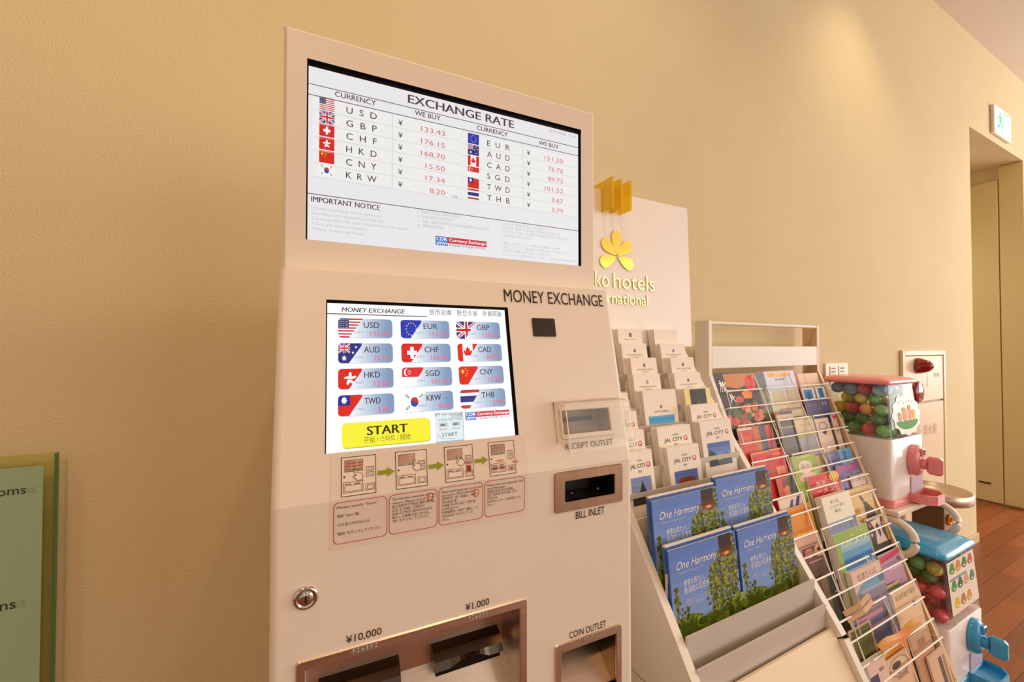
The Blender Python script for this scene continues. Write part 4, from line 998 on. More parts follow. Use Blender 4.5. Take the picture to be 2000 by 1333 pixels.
b = MB(); q = [FSL.p(0, .02, -.085), FSL.p(0, -LS, -.085), FSL.p(0, -LS, -.093), FSL.p(0, .02, -.093)]
b.prism([p+Vector((BX0+.016, 0, 0)) for p in q], (BX1-BX0-.032, 0, 0), noisy('rack_back', '#d8bd9c', '#dcc2a2', 6)); b.build('back_panel', RK)
b = MB(); b.box(BX0+.016, BX1-.016, -.485, -.47, .02, .20, WHITE); b.build('kick_panel', RK)
WX0, WX1 = BX0+.018, BX1-.018; CW = (WX1-WX0)/3
NB = 9; TP = LS/8.6
b = MB()
for c in range(1, 3):
    x = WX0+CW*c
    for kk in (.003,): b.tube([FSL.p(x, 0, kk), FSL.p(x, -LS+.01, kk)], .0024, WIRE, 6)
    b.build('divider_wire', RK); b = MB()
for j in range(NB):
    bt = -.062-TP*j           # top wire of the pocket
    if bt-.06 < -LS: break
    b = MB()
    for c in range(3):
        xa, xb = WX0+CW*c+.012, WX0+CW*(c+1)-.012
        b.tube([FSL.p(xa, bt, .019), FSL.p(xb, bt, .019)], .0030, WIRE, 6)
        for x_ in (xa, xb): b.tube([FSL.p(x_, bt, .019), FSL.p(x_, bt-.055, .014)], .0013, WIRE, 5)
    b.tube([FSL.p(WX0, bt-.058, .016), FSL.p(WX1, bt-.058, .016)], .0026, WIRE, 6)
    for c in range(4): b.tube([FSL.p(WX0+CW*c, bt-.058, .016), FSL.p(WX0+CW*c, bt-.058, -.08)], .0018, WIRE, 5)
    b.build('wire_pocket', RK)

# ------------------------------------------------------------------ brochures in the rack
BL_ = math.radians(14)
def cover_ops(ops):
    def f(a, w, H):
        for k, o in enumerate(ops):
            l = 1+k*.5
            if o[0] == 'r': a.rect(o[1]*w, H-o[4]*.297, o[3]*w, H-o[2]*.297, o[5], l)
            elif o[0] == 'e': a.poly(ell(o[1]*w, H-o[2]*.297, o[3]*w, o[4]*.297, 16), o[5], l)
            elif o[0] == 'p': a.poly([(u*w, H-v*.297) for u, v in o[1]], o[2], l)
            elif o[0] == 't': a.text(o[1], o[2]*w, H-o[3]*.297, o[4]*.297, o[5], l, wd=o[6]*w)
    return f
def food(a, w, H):
    rnd = random.Random(3); a.rect(0, 0, w, H, '#3a201c', 1)
    a.poly([(w*.2, H-.004), (w*.98, H-.004), (w*.98, H-.03), (w*.5, H-.06), (w*.25, H-.05)], '#c87a22', 1.5)
    a.poly(ell(w*.82, H-.043, w*.13, .03), '#d8301c', 2); a.poly(ell(w*.80, H-.038, w*.05, .012), '#f0562e', 2.4)
    a.poly([(w*.55, H-.075), (w*.68, H-.065), (w*.82, H-.075), (w*.78, H-.098), (w*.6, H-.096)], '#f0962e', 2.5); a.poly(ell(w*.48, H-.098, w*.1, .012), '#d2402a', 2.2)
    for k in range(46):
        x, y = w*(.08+.84*rnd.random()), H-.125-.085*rnd.random()
        a.poly(ell(x, y, w*(.05+.08*rnd.random()), .007+.009*rnd.random(), 9, rnd.random()), rnd.choice(['#d8623e', '#e08a5c', '#c84428', '#e8a878', '#b83a22', '#e27c30', '#4f6a24', '#f0c09a']), 3+.05*k)
    a.rect(0, 0, w, H-.228, '#2c2220', 6); a.rect(w*.05, H-.252, w*.95, H-.236, '#d8ccbc', 7); a.text('美味の国', w*.45, H-.250, .012, '#3a2c28', 9, wd=w*.45)
    for k, (u, v) in enumerate(((.10, .028), (.18, .052), (.26, .076))):
        for q in range(5): a.line([(w*(u+.02*q), H-v-.004*q), (w*(u+.03+.02*q), H-v-.022+.003*q)], .004, '#f6ece4', 7)
    a.text('旅', w*.07, H-.065, .03, '#f6ece4', 8); a.text('人', w*.24, H-.105, .026, '#f6ece4', 8)
BP = MAGPAGE
# tl px, tr px, offset in front of the slope, height, thickness, painter, label, category
LIST = [
 ((1393, 733), (1472, 724), .006, .27, .004, food, 'dark food brochure with orange and red dishes, top left of the wire rack'),
 ((1474, 727), (1492, 726), .002, .27, .004, cover_ops([('r', 0, 0, 1, .9, '#5c6468'), ('r', 0, .25, 1, .9, '#70744a'), ('r', 0, .0, 1, .02, '#b4486a')]), 'narrow grey green brochure between the food brochure and the pink map'),
 ((1490, 726), (1551, 722), .008, .27, .003, cover_ops([('r', 0, 0, 1, .9, '#c9d4ea'), ('r', 0, .3, .95, .9, '#d8cfb4'), ('r', .1, .03, .84, .085, '#f0a428'), ('t', '温泉いっぱい', .3, .075, .035, '#fbe08a', .5), ('r', .95, 0, 1, .9, '#c83a68'), ('r', 0, 0, 1, .012, '#d86a98'), ('t', '新潟県', .3, .13, .02, '#5a5c86', .3), ('r', .12, .27, .45, .46, '#cbbf98'), ('r', .56, .27, .9, .46, '#cbbf98'), ('r', .2, .5, .9, .53, '#b88a6c'), ('r', .2, .62, .9, .66, '#b05a50')]), 'pale map brochure with an orange title bar and pink border, top middle pocket'),
 ((1556, 731), (1600, 728), .000, .12, .003, cover_ops([('r', 0, 0, 1, .9, '#dcb492'), ('r', .3, 0, .36, .9, '#c49a7a')]), 'bare tan card standing in the top right pocket'),
 ((1565, 760), (1588, 757), .010, .21, .003, cover_ops([('r', 0, 0, 1, .9, '#e6e6ee'), ('r', .1, .02, .8, .14, '#4a8cc8'), ('r', .3, .05, .6, .16, '#2c6cb4'), ('r', 0, .17, 1, .5, '#6a6c98'), ('t', 'ガイド', .1, .25, .03, '#c8a0b4', .7)]), 'blue illustrated leaflet on the left of the second pocket row, right column'),
 ((1591, 757), (1617, 754), .010, .21, .003, cover_ops([('r', 0, 0, 1, .9, '#e8e4ea'), ('r', .25, .02, .75, .15, '#3c86cc'), ('r', 0, .17, 1, .5, '#5c6494'), ('t', '佐渡', .2, .25, .04, '#d0b4c8', .6)]), 'blue illustrated leaflet by the right frame, right of its twin'),
 # second row
 ((1440, 838), (1467, 834), .016, .23, .004, cover_ops([('r', 0, 0, 1, .9, '#cc3a22'), ('r', 0, 0, 1, .03, '#d8cfc0'), ('r', .2, .1, .8, .2, '#dc5a3c')]), 'red leaflet below the food brochure by the stand board'),
 ((1468, 835), (1506, 828), .014, .23, .004, cover_ops([('r', 0, 0, 1, .9, '#7a3c34'), ('r', 0, 0, .3, .9, '#c86a28'), ('r', .3, 0, .62, .9, '#54506a'), ('r', .62, 0, .9, .9, '#d24a34'), ('p', [(.62, .3), (.95, .0), (.95, .3)], '#a83a58')]), 'red, orange and purple striped brochure, second pocket row'),
 ((1514, 806), (1546, 802), .012, .23, .003, cover_ops([('r', 0, 0, 1, .9, '#d8bca4'), ('r', 0, 0, .2, .04, '#c83c38'), ('r', .2, .0, 1, .04, '#55485c'), ('r', .05, .10, .95, .19, '#5a5254'), ('r', 0, .2, 1, .9, '#6a6264')]), 'grey and beige leaflet with dark line writing in the middle column'),
 ((1549, 817), (1585, 812), .018, .23, .004, cover_ops([('r', 0, 0, 1, .9, '#e4cdae'), ('r', 0, 0, 1, .03, '#b4bc3c'), ('t', '旬の味', .25, .12, .03, '#b89c80', .5), ('r', 0, .2, 1, .25, '#a4aa3e'), ('r', 0, .25, 1, .5, '#a49aa6')]), 'cream leaflet with a yellow green top band in the middle column'),
 ((1590, 820), (1616, 815), .016, .22, .003, cover_ops([('r', 0, 0, 1, .9, '#e4ccba'), ('e', .5, .10, .3, .05, '#6a5a54'), ('e', .5, .10, .25, .042, '#e4ccba'), ('p', [(.3, .18), (.7, .15), (.55, .22)], '#34303c')]), 'cream leaflet with a black bird mark in the right column'),
 ((1622, 812), (1648, 807), .016, .22, .003, cover_ops([('r', 0, 0, 1, .9, '#e2c2ae'), ('p', [(.1, .01), (.9, .01), (.5, .08)], '#dc3c5a'), ('e', .45, .2, .3, .05, '#c89c84'), ('r', .8, 0, 1, .9, '#6c665c')]), 'pinkish leaflet with a red triangle at its top in the right column'),
 # third row
 ((1468, 886), (1500, 880), .030, .2, .006, cover_ops([('r', 0, 0, 1, .9, '#cc2618'), ('r', 0, 0, 1, .02, '#e08a64'), ('r', .15, .06, .8, .085, '#e0583c'), ('r', .15, .11, .7, .125, '#e0583c'), ('r', .12, .2, .5, .24, '#e8a890')]), 'red booklet, the left one of the red pair beside the stand board'),
 ((1502, 880), (1527, 873), .030, .2, .006, cover_ops([('r', 0, 0, 1, .9, '#d02c1a'), ('r', 0, 0, 1, .015, '#e49a74'), ('r', .15, .05, .8, .075, '#e4684a'), ('r', .15, .1, .8, .12, '#e4684a'), ('r', .2, .2, .8, .28, '#e89a80')]), 'red booklet, the right one of the red pair beside the stand board'),
 ((1544, 894), (1590, 884), .022, .2, .005, cover_ops([('r', 0, 0, 1, .9, '#9cae1c'), ('r', .2, .015, .8, .03, '#c8d05c'), ('e', .48, .14, .28, .075, '#e8d4c4'), ('t', '駅弁', .3, .15, .04, '#8a7a72', .38), ('e', .5, .26, .36, .05, '#e4b8b0')]), 'lime green booklet with a cream round emblem in the middle column'),
 ((1612, 887), (1636, 881), .022, .2, .004, cover_ops([('r', 0, 0, 1, .9, '#4c4a8e'), ('r', .1, .02, .6, .05, '#8a6aa4')]), 'violet leaflet left of the sky blue one, right column'),
 ((1637, 880), (1660, 873), .022, .2, .004, cover_ops([('r', 0, 0, 1, .9, '#6aa6d0'), ('r', .25, .03, .5, .14, '#3c78b4'), ('t', 'しま', .25, .19, .04, '#e4eef4', .6)]), 'sky blue leaflet by the right frame, third pocket row'),
 # fourth row
 ((1517, 936), (1549, 930), .022, .2, .004, cover_ops([('r', 0, 0, 1, .9, '#46522c'), ('r', 0, 0, .55, .2, '#c8462a'), ('e', .4, .07, .18, .06, '#8a2018'), ('e', .5, .15, .25, .06, '#e07a54'), ('r', .6, 0, 1, .9, '#3e4a2a')]), 'dark leaflet with a red picture, half hidden behind the magazines'),
 ((1578, 934), (1634, 918), .020, .21, .014, cover_ops([('r', 0, 0, 1, .9, '#cf1d12'), ('e', .84, .06, .18, .06, '#e8b81c'), ('t', '新潟ら', .2, .13, .05, '#f4e2d8', .46), ('t', 'ーメン', .16, .21, .05, '#f4e2d8', .6), ('e', .55, .05, .02, .006, '#f2d8cc')]), 'thick red guide book with white lettering and a yellow badge'),
 ((1633, 913), (1676, 899), .024, .2, .004, cover_ops([('r', 0, 0, 1, .9, '#6f5f9a'), ('r', 0, .02, .9, .08, '#b8488c'), ('r', .2, .12, .55, .3, '#96829c'), ('r', .6, .1, .95, .3, '#7c84b0')]), 'purple and pink brochure behind the tan bottle brochure'),
 ((1660, 932), (1692, 922), .036, .17, .004, cover_ops([('r', 0, 0, 1, .9, '#d8c2b4'), ('t', 'まち歩き', .05, .07, .045, '#4c5a90', .9)]), 'white leaflet with blue writing on the right frame side'),
 # fifth row
 ((1520, 978), (1570, 964), .020, .2, .004, cover_ops([('r', 0, 0, 1, .9, '#e4d0be'), ('p', [(.3, .12), (.45, .03), (.55, .03), (.42, .14)], '#443a74'), ('p', [(.55, .1), (.7, .01), (.82, .01), (.66, .13)], '#443a74')]), 'cream leaflet with violet brush strokes above the orange folder'),
 ((1524, 1001), (1580, 980), .048, .22, .005, cover_ops([('r', 0, 0, 1, .9, '#dd8a14'), ('r', .3, .28, 1, .31, '#f0b848'), ('r', 0, .31, 1, .9, '#d8ac98')]), 'plain orange folder behind the front right magazine'),
 ((1604, 977), (1656, 956), .046, .25, .022, cover_ops([('r', 0, 0, 1, .9, '#e8e0cc'), ('t', '食の国', .25, .085, .030, '#5a5664', .3), ('t', 'にいがた案内', .22, .135, .026, '#5a5664', .5), ('t', '観光', .34, .185, .026, '#5a5664', .22), ('r', 0, .27, 1, .34, '#9fb0cc'), ('p', [(0, .34), (.3, .28), (.6, .31), (1, .27), (1, .4), (0, .4)], '#7c8cac')]), 'thick cream guide book with three grey lines of lettering'),
 ((1654, 961), (1707, 941), .050, .22, .006, cover_ops([('r', 0, 0, 1, .9, '#dcb878'), ('p', [(.42, .10), (.48, .09), (.62, .17), (.9, .30), (.95, .4), (.5, .4), (.52, .2)], '#4a3a24'), ('e', .2, .28, .12, .06, '#c88c34'), ('r', .55, .16, .98, .175, '#e8cf96')]), 'tan brochure with a dark bottle, right of the thick cream book'),
 # sixth row
 ((1565, 1075), (1606, 1059), .034, .2, .005, cover_ops([('r', 0, 0, 1, .9, '#5c3c2a'), ('e', .75, .06, .22, .06, '#d8a86c'), ('e', .75, .05, .08, .02, '#6a4a34'), ('e', .3, .06, .2, .05, '#b87a6c'), ('r', .2, .14, .8, .155, '#b8876a')]), 'brown photo leaflet low behind the stand board'),
 ((1626, 1048), (1690, 1022), .062, .25, .020, cover_ops([('r', 0, 0, 1, .9, '#8fae4c'), ('r', .12, .12, .98, .2, '#8cb4c0'), ('r', .12, .2, .98, .27, '#5c98c4'), ('r', .12, .27, .98, .9, '#3474b4'), ('t', 'NIIGATA', .16, .16, .055, '#d8ecec', .80), ('e', .5, .06, .06, .015, '#a8c474')]), 'thick green and blue guide book lettered NIIGATA'),
 ((1690, 1015), (1737, 1000), .062, .22, .006, cover_ops([('r', 0, 0, 1, .9, '#2e2622'), ('p', [(.2, .04), (.75, .02), (.7, .18), (.85, .3), (.25, .3), (.35, .15)], '#e4c4b8'), ('p', [(.42, .1), (.55, .06), (.62, .2), (.5, .24)], '#3a2c34'), ('r', .9, 0, 1, .3, '#c8962c'), ('e', .12, .08, .05, .02, '#d85a6a'), ('e', .1, .18, .05, .02, '#e8c8c0'), ('e', .83, .1, .05, .025, '#d8a090'), ('r', 0, 0, 1, .02, '#d8b4a8')]), 'black and white flower patterned brochure with a gold edge'),
 ((1594, 1136), (1622, 1122), .036, .18, .005, cover_ops([('r', 0, 0, 1, .9, '#6e5c30'), ('r', 0, 0, .3, .9, '#5a3020'), ('r', .7, 0, 1, .9, '#2c3a24')]), 'olive brown leaflet squeezed behind the white stand board'),
 # seventh row
 ((1661, 1122), (1716, 1094), .078, .25, .030, cover_ops([('r', 0, 0, 1, .9, '#ddbcae'), ('t', '佐渡さんぽ', .16, .10, .05, '#5c4a4c', .66), ('p', [(.05, .2), (.2, .15), (.5, .12), (1, .1), (1, .2)], '#6ea0bc'), ('r', .05, .2, 1, .23, '#a0a8b8'), ('r', .05, .23, 1, .9, '#8a7c90'), ('p', [(.8, .13), (1, .1), (1, .2), (.85, .2)], '#4c7484')]), 'thick pink grey guide book with a blue half oval'),
 ((1716, 1088), (1768, 1063), .066, .23, .005, cover_ops([('r', 0, 0, 1, .9, '#bb92aa'), ('p', [(.0, .02), (1, .0), (1, .05), (.0, .085)], '#d0305e'), ('t', '佐渡金山', .1, .075, .03, '#7a1c3c', .6), ('r', .2, .1, 1, .14, '#a894b0'), ('r', .25, .17, .9, .19, '#cdb4c4'), ('e', .85, .1, .08, .025, '#6c5a80')]), 'mauve leaflet with a crimson band below the flower patterned one'),
 ((1723, 1152), (1757, 1136), .058, .2, .004, cover_ops([('r', 0, 0, 1, .9, '#46542c'), ('r', 0, 0, 1, .02, '#b89a4c'), ('e', .5, .08, .3, .04, '#6c7a3c')]), 'dark green leaflet behind the beige titled one'),
 # eighth row
 ((1739, 1160), (1796, 1131), .088, .19, .004, cover_ops([('r', 0, 0, 1, .9, '#e4c29c'), ('t', '新潟県観光案内', .10, .095, .045, '#6a5248', .82), ('r', .1, .13, .8, .137, '#cbab8a'), ('r', .1, .155, .6, .162, '#cbab8a'), ('r', .7, .17, .78, .22, '#6a5a6a')]), 'beige brochure with a dark line of characters, low in the right column'),
 ((1664, 1212), (1728, 1180), .056, .2, .006, cover_ops([('r', 0, 0, 1, .9, '#7a6a80'), ('r', .1, .02, .9, .06, '#c48a90'), ('r', 0, .08, 1, .13, '#55507a'), ('r', .2, .14, 1, .17, '#a05a78'), ('r', 0, .18, 1, .9, '#4c4a66')]), 'dark violet photo brochure under the pink grey guide book'),
 ((1653, 1224), (1703, 1222), .090, .15, .003, cover_ops([('r', 0, 0, 1, .9, '#c8a078'), ('r', .05, .015, .93, .9, '#5c5a1e'), ('r', .1, .05, .85, .06, '#7c7a38'), ('r', .1, .08, .85, .09, '#7c7a38')]), 'olive card with a tan border just right of the stand board'),
 ((1706, 1280), (1768, 1242), .074, .2, .004, cover_ops([('r', 0, 0, 1, .9, '#d8801c'), ('p', [(0, .0), (.7, .0), (0, .12)], '#d8b41c')]), 'yellow and orange leaflet under the wavy folded one'),
 ((1727, 1292), (1772, 1268), .110, .2, .004, cover_ops([('r', 0, 0, 1, .9, '#dcb898'), ('e', .5, .1, .44, .09, '#b89468'), ('e', .5, .1, .38, .075, '#e0bea0'), ('e', .4, .08, .2, .03, '#4a3c3c'), ('t', '酒蔵', .3, .2, .05, '#8a6a60', .5)]), 'cream leaflet with a round dark framed emblem at the bottom'),
 ((1692, 1300), (1728, 1284), .118, .2, .02, cover_ops([('r', 0, 0, 1, .9, '#dfc0b0'), ('r', .0, .1, .45, .4, '#4c3c70'), ('r', .55, .07, .8, .1, '#a08078')]), 'thick cream book with a violet block at the bottom by the stand board'),
 ((1776, 1248), (1812, 1226), .080, .2, .004, cover_ops([('r', 0, 0, 1, .9, '#c89a76'), ('r', .3, .05, .7, .12, '#a0785c'), ('r', 0, .14, 1, .9, '#c08c6a')]), 'brown tan leaflet behind the lowest right wires'),
 ((1812, 1287), (1842, 1262), .080, .2, .006, cover_ops([('r', 0, 0, 1, .9, '#d8b494'), ('r', .5, .06, .7, .4, '#54484c'), ('r', .75, .06, .9, .4, '#a8805c')]), 'tan leaflet with dark stripes at the lowest right corner of the rack'),
]
placed = []
for tl, tr_, off, H, th, pf, lab in LIST:
    off = -.004+off*.14+(.012 if th > .015 else 0)+(.012 if 'cream guide book with three' in lab else 0)
    fr = Fr(FSL.p(0, 0, off), FSL.x, FSL.y)
    a, c = fr.at(*tl), fr.at(*tr_); P_ = fr.p(a[0], (a[1]+c[1])/2); x0 = max(a[0], WX0+.002); x1 = min(c[0], WX1-.002)
    wd = max(x1-x0, .03); placed.append((lab[:30], round(x0, 3), round(x0+wd, 3), round(P_.y, 3), round(P_.z, 3)))
    if P_.z-H < .02: H = P_.z-.03
    name = 'guide_book' if th > .015 else ('tourist_leaflet' if wd < .12 else 'tourist_brochure')
    o = leaflet(name, x0, P_.y, P_.z, wd, H, th, BL_, pf, BP)
    tag(o, lab, {'guide_book': 'guide book', 'tourist_leaflet': 'leaflet', 'tourist_brochure': 'brochure'}[name], 'tourist brochures in the wire rack')
if 0: print(*placed, sep='\n')
# folded leaflets lying across the pockets
def folded(name, pts, d, mat, label):
    b = MB(); d = Vector(d); top = [Vector(p) for p in pts]; n = len(top)
    for i in range(n-1):
        b.poly([top[i], top[i+1], top[i+1]+d, top[i]+d], mat); q = Vector((0, 0, -.0015)); b.poly([top[i]+q, top[i+1]+q, top[i+1]+d+q, top[i]+d+q], mat)
    return tag(b.build(name), label, 'leaflet')
F2 = Fr(FSL.p(0, 0, .02), FSL.x, FSL.y)
a, c = F2.at(1645, 1196), F2.at(1700, 1180); A = F2.p(a[0], a[1]); xx = (c[0]-a[0])
for k, (dz, dx, col, lab) in enumerate(((0, 0, '#b98a58', 'tan folded leaflet lying bent over the book, upper of the pair'), (-.02, .01, '#c89a6a', 'tan folded leaflet lying bent over the book, lower of the pair'))):
    folded('folded_leaflet', [A+Vector((dx, -.004*k, dz)), A+Vector((dx+xx*.5, -.010-.004*k, dz+.012)), A+Vector((dx+xx, -.004*k, dz+.016))], (0, -.008, -.009), M(col, .6), lab)
F3 = Fr(FSL.p(0, 0, .03), FSL.x, FSL.y)
a, c = F3.at(1712, 1262), F3.at(1788, 1205); A, B_ = F3.p(*a), F3.p(*c); L_ = B_-A
WV = noisy('printed_wave', '#dd6f3c', '#c9972c', 14, rough=.5)
pts = []
for k in range(13):
    t = k/12; pts.append(A+Vector((L_.x*t, 0, L_.z*t*.6+.006*math.sin(t*9))))
b = MB()
for k in range(12):
    for d0, d1 in (((0, 0, 0), (0, -.012, -.006)), ((0, -.012, -.006), (0, -.015, -.016))):
        q = [pts[k]+Vector(d0), pts[k+1]+Vector(d0), pts[k+1]+Vector(d1), pts[k]+Vector(d1)]; b.poly(q, WV, True)
        b.poly([p+Vector((0, .0015, -.001)) for p in q], WV, True)
tag(b.build('folded_leaflet'), 'orange red wavy folded leaflet lying across the lower pocket', 'leaflet')

# ================================================================== capsule toy machines and their stand
BIN = clear('clear_bin', (.99, .99, .985), gl=.04, edge=.25, haze=.015)
BODYW = M('#ece3e2', .32, spec=.5, coat=.3)
def capsule_machine(x0, y0, z0, W_, D_, H_, colour, label, sticker, tag_words, hb=.52, taper=.02):
    """front faces -y; (x0, y0) is its front left corner"""
    root = thing('capsule_toy_machine', (x0+W_/2, y0+D_/2, z0), label, 'capsule machine', 'capsule toy machines')
    col = M(colour, .28, spec=.5, coat=.4); x1, y1 = x0+W_, y0+D_; zm = z0+H_*hb; zt = z0+H_*.945
    def ring(z, ins, r=.02):
        return [(x, y, z) for x, y in rrect(x0+ins, y0+ins, x1-ins, y1-ins, r, 5)]
    b = MB(); b.rings([ring(z0, .004), ring(z0, 0), ring(z0+.028, 0), ring(z0+.030, .004)], col, False); b.build('base', root)
    # lower body with the dispensing niche at the front right
    b = MB(); nx0, nx1, nz0, nz1 = x0+W_*.55, x1-.03, z0+.032, z0+H_*.20
    o = rrect(x0+.004, y0+.004, x1-.004, y1-.004, .02, 5)
    b.rings([[(x, y, z0+.0302) for x, y in o], [(x, y, zm-.006) for x, y in o], [(x, y, zm) for x, y in rrect(x0+.008, y0+.008, x1-.008, y1-.008, .018, 5)]], BODYW, True)
    b.build('body', root)
    b = MB(); N_ = M('#c3b4c4', .5)
    b.box(nx0, nx1, y0+.0005, y0+.0035, nz0, nz1, N_, .001); b.build('dispensing_niche', root)
    b = MB(); P_ = [(nx0-.012, y0-.0005), (nx0-.008, y0-.05), (nx0+.02, y0-.07), (nx1-.02, y0-.07), (nx1+.008, y0-.05), (nx1+.012, y0-.0005)]
    b.prism([(x, y, z0+.004) for x, y in P_], (0, 0, .012), col)
    for i in range(len(P_)-1):
        (xa, ya), (xb, yb) = P_[i], P_[i+1]; b.hexa([(xa, ya, z0+.016), (xb, yb, z0+.016), (xb, yb+.005, z0+.016), (xa, ya+.005, z0+.016)], [(xa, ya, z0+.040), (xb, yb, z0+.040), (xb, yb+.005, z0+.040), (xa, ya+.005, z0+.040)], col)
    b.build('tray', root)
    # coin mechanism: oval shield with crank handle
    kx, kz = x0+W_*.62, z0+H_*.335
    b = MB(); rg = [[(kx+rx*math.cos(a), y0-d, kz+rz*math.sin(a)) for a in [2*math.pi*k/24 for k in range(24)]] for d, rx, rz in ((-.003, .05, .062), (.012, .05, .062), (.022, .042, .054), (.026, .030, .040))]
    b.rings(rg, col, True); b.box(kx-.016, kx+.012, y0-.034, y0-.02, kz+.02, kz+.05, col, .003); cm = b.build('coin_mechanism', root)
    b = MB(); b.lathe([(.020, .024), (.020, .036), (.016, .04)], (kx+.006, y0, kz-.012), col, 20, 'y'); b.box(kx-.008, kx+.02, y0-.085, y0-.038, kz-.047, kz+.023, col, .009); b.build('crank_handle', cm)
    b = MB(); b.box(kx-.008, kx+.004, y0-.0348, y0-.0342, kz+.028, kz+.046, M('#3a2a2a', .5)); b.build('coin_slot', cm)
    # clear bin
    b = MB(); r0 = [(x, y, zm+.001) for x, y in rrect(x0+.006, y0+.006, x1-.006, y1-.006, .02, 5)]; r1 = [(x, y, zt) for x, y in rrect(x0+.006+taper, y0+.006+taper, x1-.006-taper, y1-.006-taper*.3, .02, 5)]
    b.rings([r0, r1], BIN, True, cap=False); b.build('clear_bin', root)
    # lid
    l0 = taper-.004
    b = MB(); rr = [[(x, y, z) for x, y in rrect(x0+i, y0+i, x1-i, y1-i*.5, .025, 6)] for z, i in ((zt+.001, l0+.006), (zt, l0-.002), (zt+.012, l0-.004), (zt+.021, l0+.010), (zt+.027, l0+.04))]
    b.rings(rr, col, True); b.build('lid', root)
    sticker(root, x0, x1, y0, zm, zt, taper)
    return (x0, x1, y0, y1, zm, zt)
def stick_frame(x0, x1, y0, zm, zt, taper):
    up = Vector((0, taper, zt-zm)).normalized()
    return Fr((x0, y0+.006-.0012, zm), (1, 0, 0), up)
def st_pink(root, x0, x1, y0, zm, zt, taper):
    fr = stick_frame(x0, x1, y0, zm, zt, taper); b = MB(); a = Art(b, fr, base=.0004, step=.0003)
    cx, cy, w, h = (x1-x0)*.56, (zt-zm)*.42, (x1-x0)*.40, (zt-zm)*.38
    ol = []
    for k in range(96):
        t = 2*math.pi*k/96; s = 1+.05*math.cos(12*t); ol.append((cx+w*s*math.cos(t), cy+h*s*math.sin(t)))
    b.prism([fr.p(u, v, 0) for u, v in ol], fr.n*.0003, M('#f3e8e4', .4))
    a.poly([(cx+w*.78*math.cos(t), cy-h*.30+h*.42*math.sin(t)) for t in [math.pi+math.pi*k/16 for k in range(17)]], '#3f9a2e', 1)
    for u, hh_, c in ((-.5, .42, '#e0a070'), (-.18, .7, '#e8a468'), (.02, .6, '#f0c8b4'), (.24, .8, '#e6a060'), (.52, .5, '#f0c020')):
        a.poly(ell(cx+w*u, cy-h*.32+h*hh_*.42, w*.12, h*hh_*.42, 14), c, 2); a.poly(ell(cx+w*u, cy-h*.3+h*hh_*.8, w*.13, h*.11, 12), c, 3)
    for k in range(6): a.poly(ell(cx+w*(-.5+.2*k), cy+h*(.62+.06*math.sin(k*2)), w*.035, h*.03, 8), ['#d8606a', '#8a6a9a', '#d88a50'][k % 3], 2)
    b.build('sticker', root)
def st_blue(root, x0, x1, y0, zm, zt, taper):
    fr = stick_frame(x0, x1, y0, zm, zt, taper); b = MB(); a = Art(b, fr, base=.0004, step=.0003); w, h = x1-x0, zt-zm
    X0, X1, Y0, Y1 = w*.16, w*.92, h*.16, h*.93
    b.prism([fr.p(X0, Y0, 0), fr.p(X1, Y0, 0), fr.p(X1, Y1, 0), fr.p(X0, Y1, 0)], fr.n*.0004, M('#eadccb', .4))
    cols = ['#4f9a3a', '#e08a3a', '#4a8a3a', '#c86a4a', '#3f9a44', '#4c6a4a', '#d8a07a', '#5c8a6a', '#e0c020', '#c07a4a', '#d8a030', '#8aa03a']
    for r in range(3):
        for c in range(4 if r != 2 else 3):
            cx, cy = X0+(X1-X0)*(.16+.225*c+(.04 if r == 2 else 0)), Y1-(Y1-Y0)*(.16+.33*r)
            k = cols[r*4+c]; a.poly(ell(cx, cy-h*.01, w*.075, h*.06, 12), k, 1); a.poly(ell(cx+w*.01, cy+h*.05, w*.05, h*.04, 10), k, 2); a.rect(cx-w*.03, cy-h*.04, cx+w*.02, cy-h*.015, '#f0e4cc', 3)
    a.rect(X0+w*.04, Y1-(Y1-Y0)*.37, X0+w*.5, Y1-(Y1-Y0)*.33, '#8a9ab0', 2)
    b.build('sticker', root)
PX0, PY0, PZ0 = 2.0, -.312, .690
b1 = capsule_machine(PX0, PY0, PZ0, .30, .25, .50, '#ee8f93', 'pink lidded capsule toy machine on the white tube stand', st_pink, 'pink')
b2 = capsule_machine(2.03, -.455, .065, .33, .33, .50, '#38a6de', 'blue lidded capsule toy machine below the pink one', st_blue, 'blue', hb=.47)
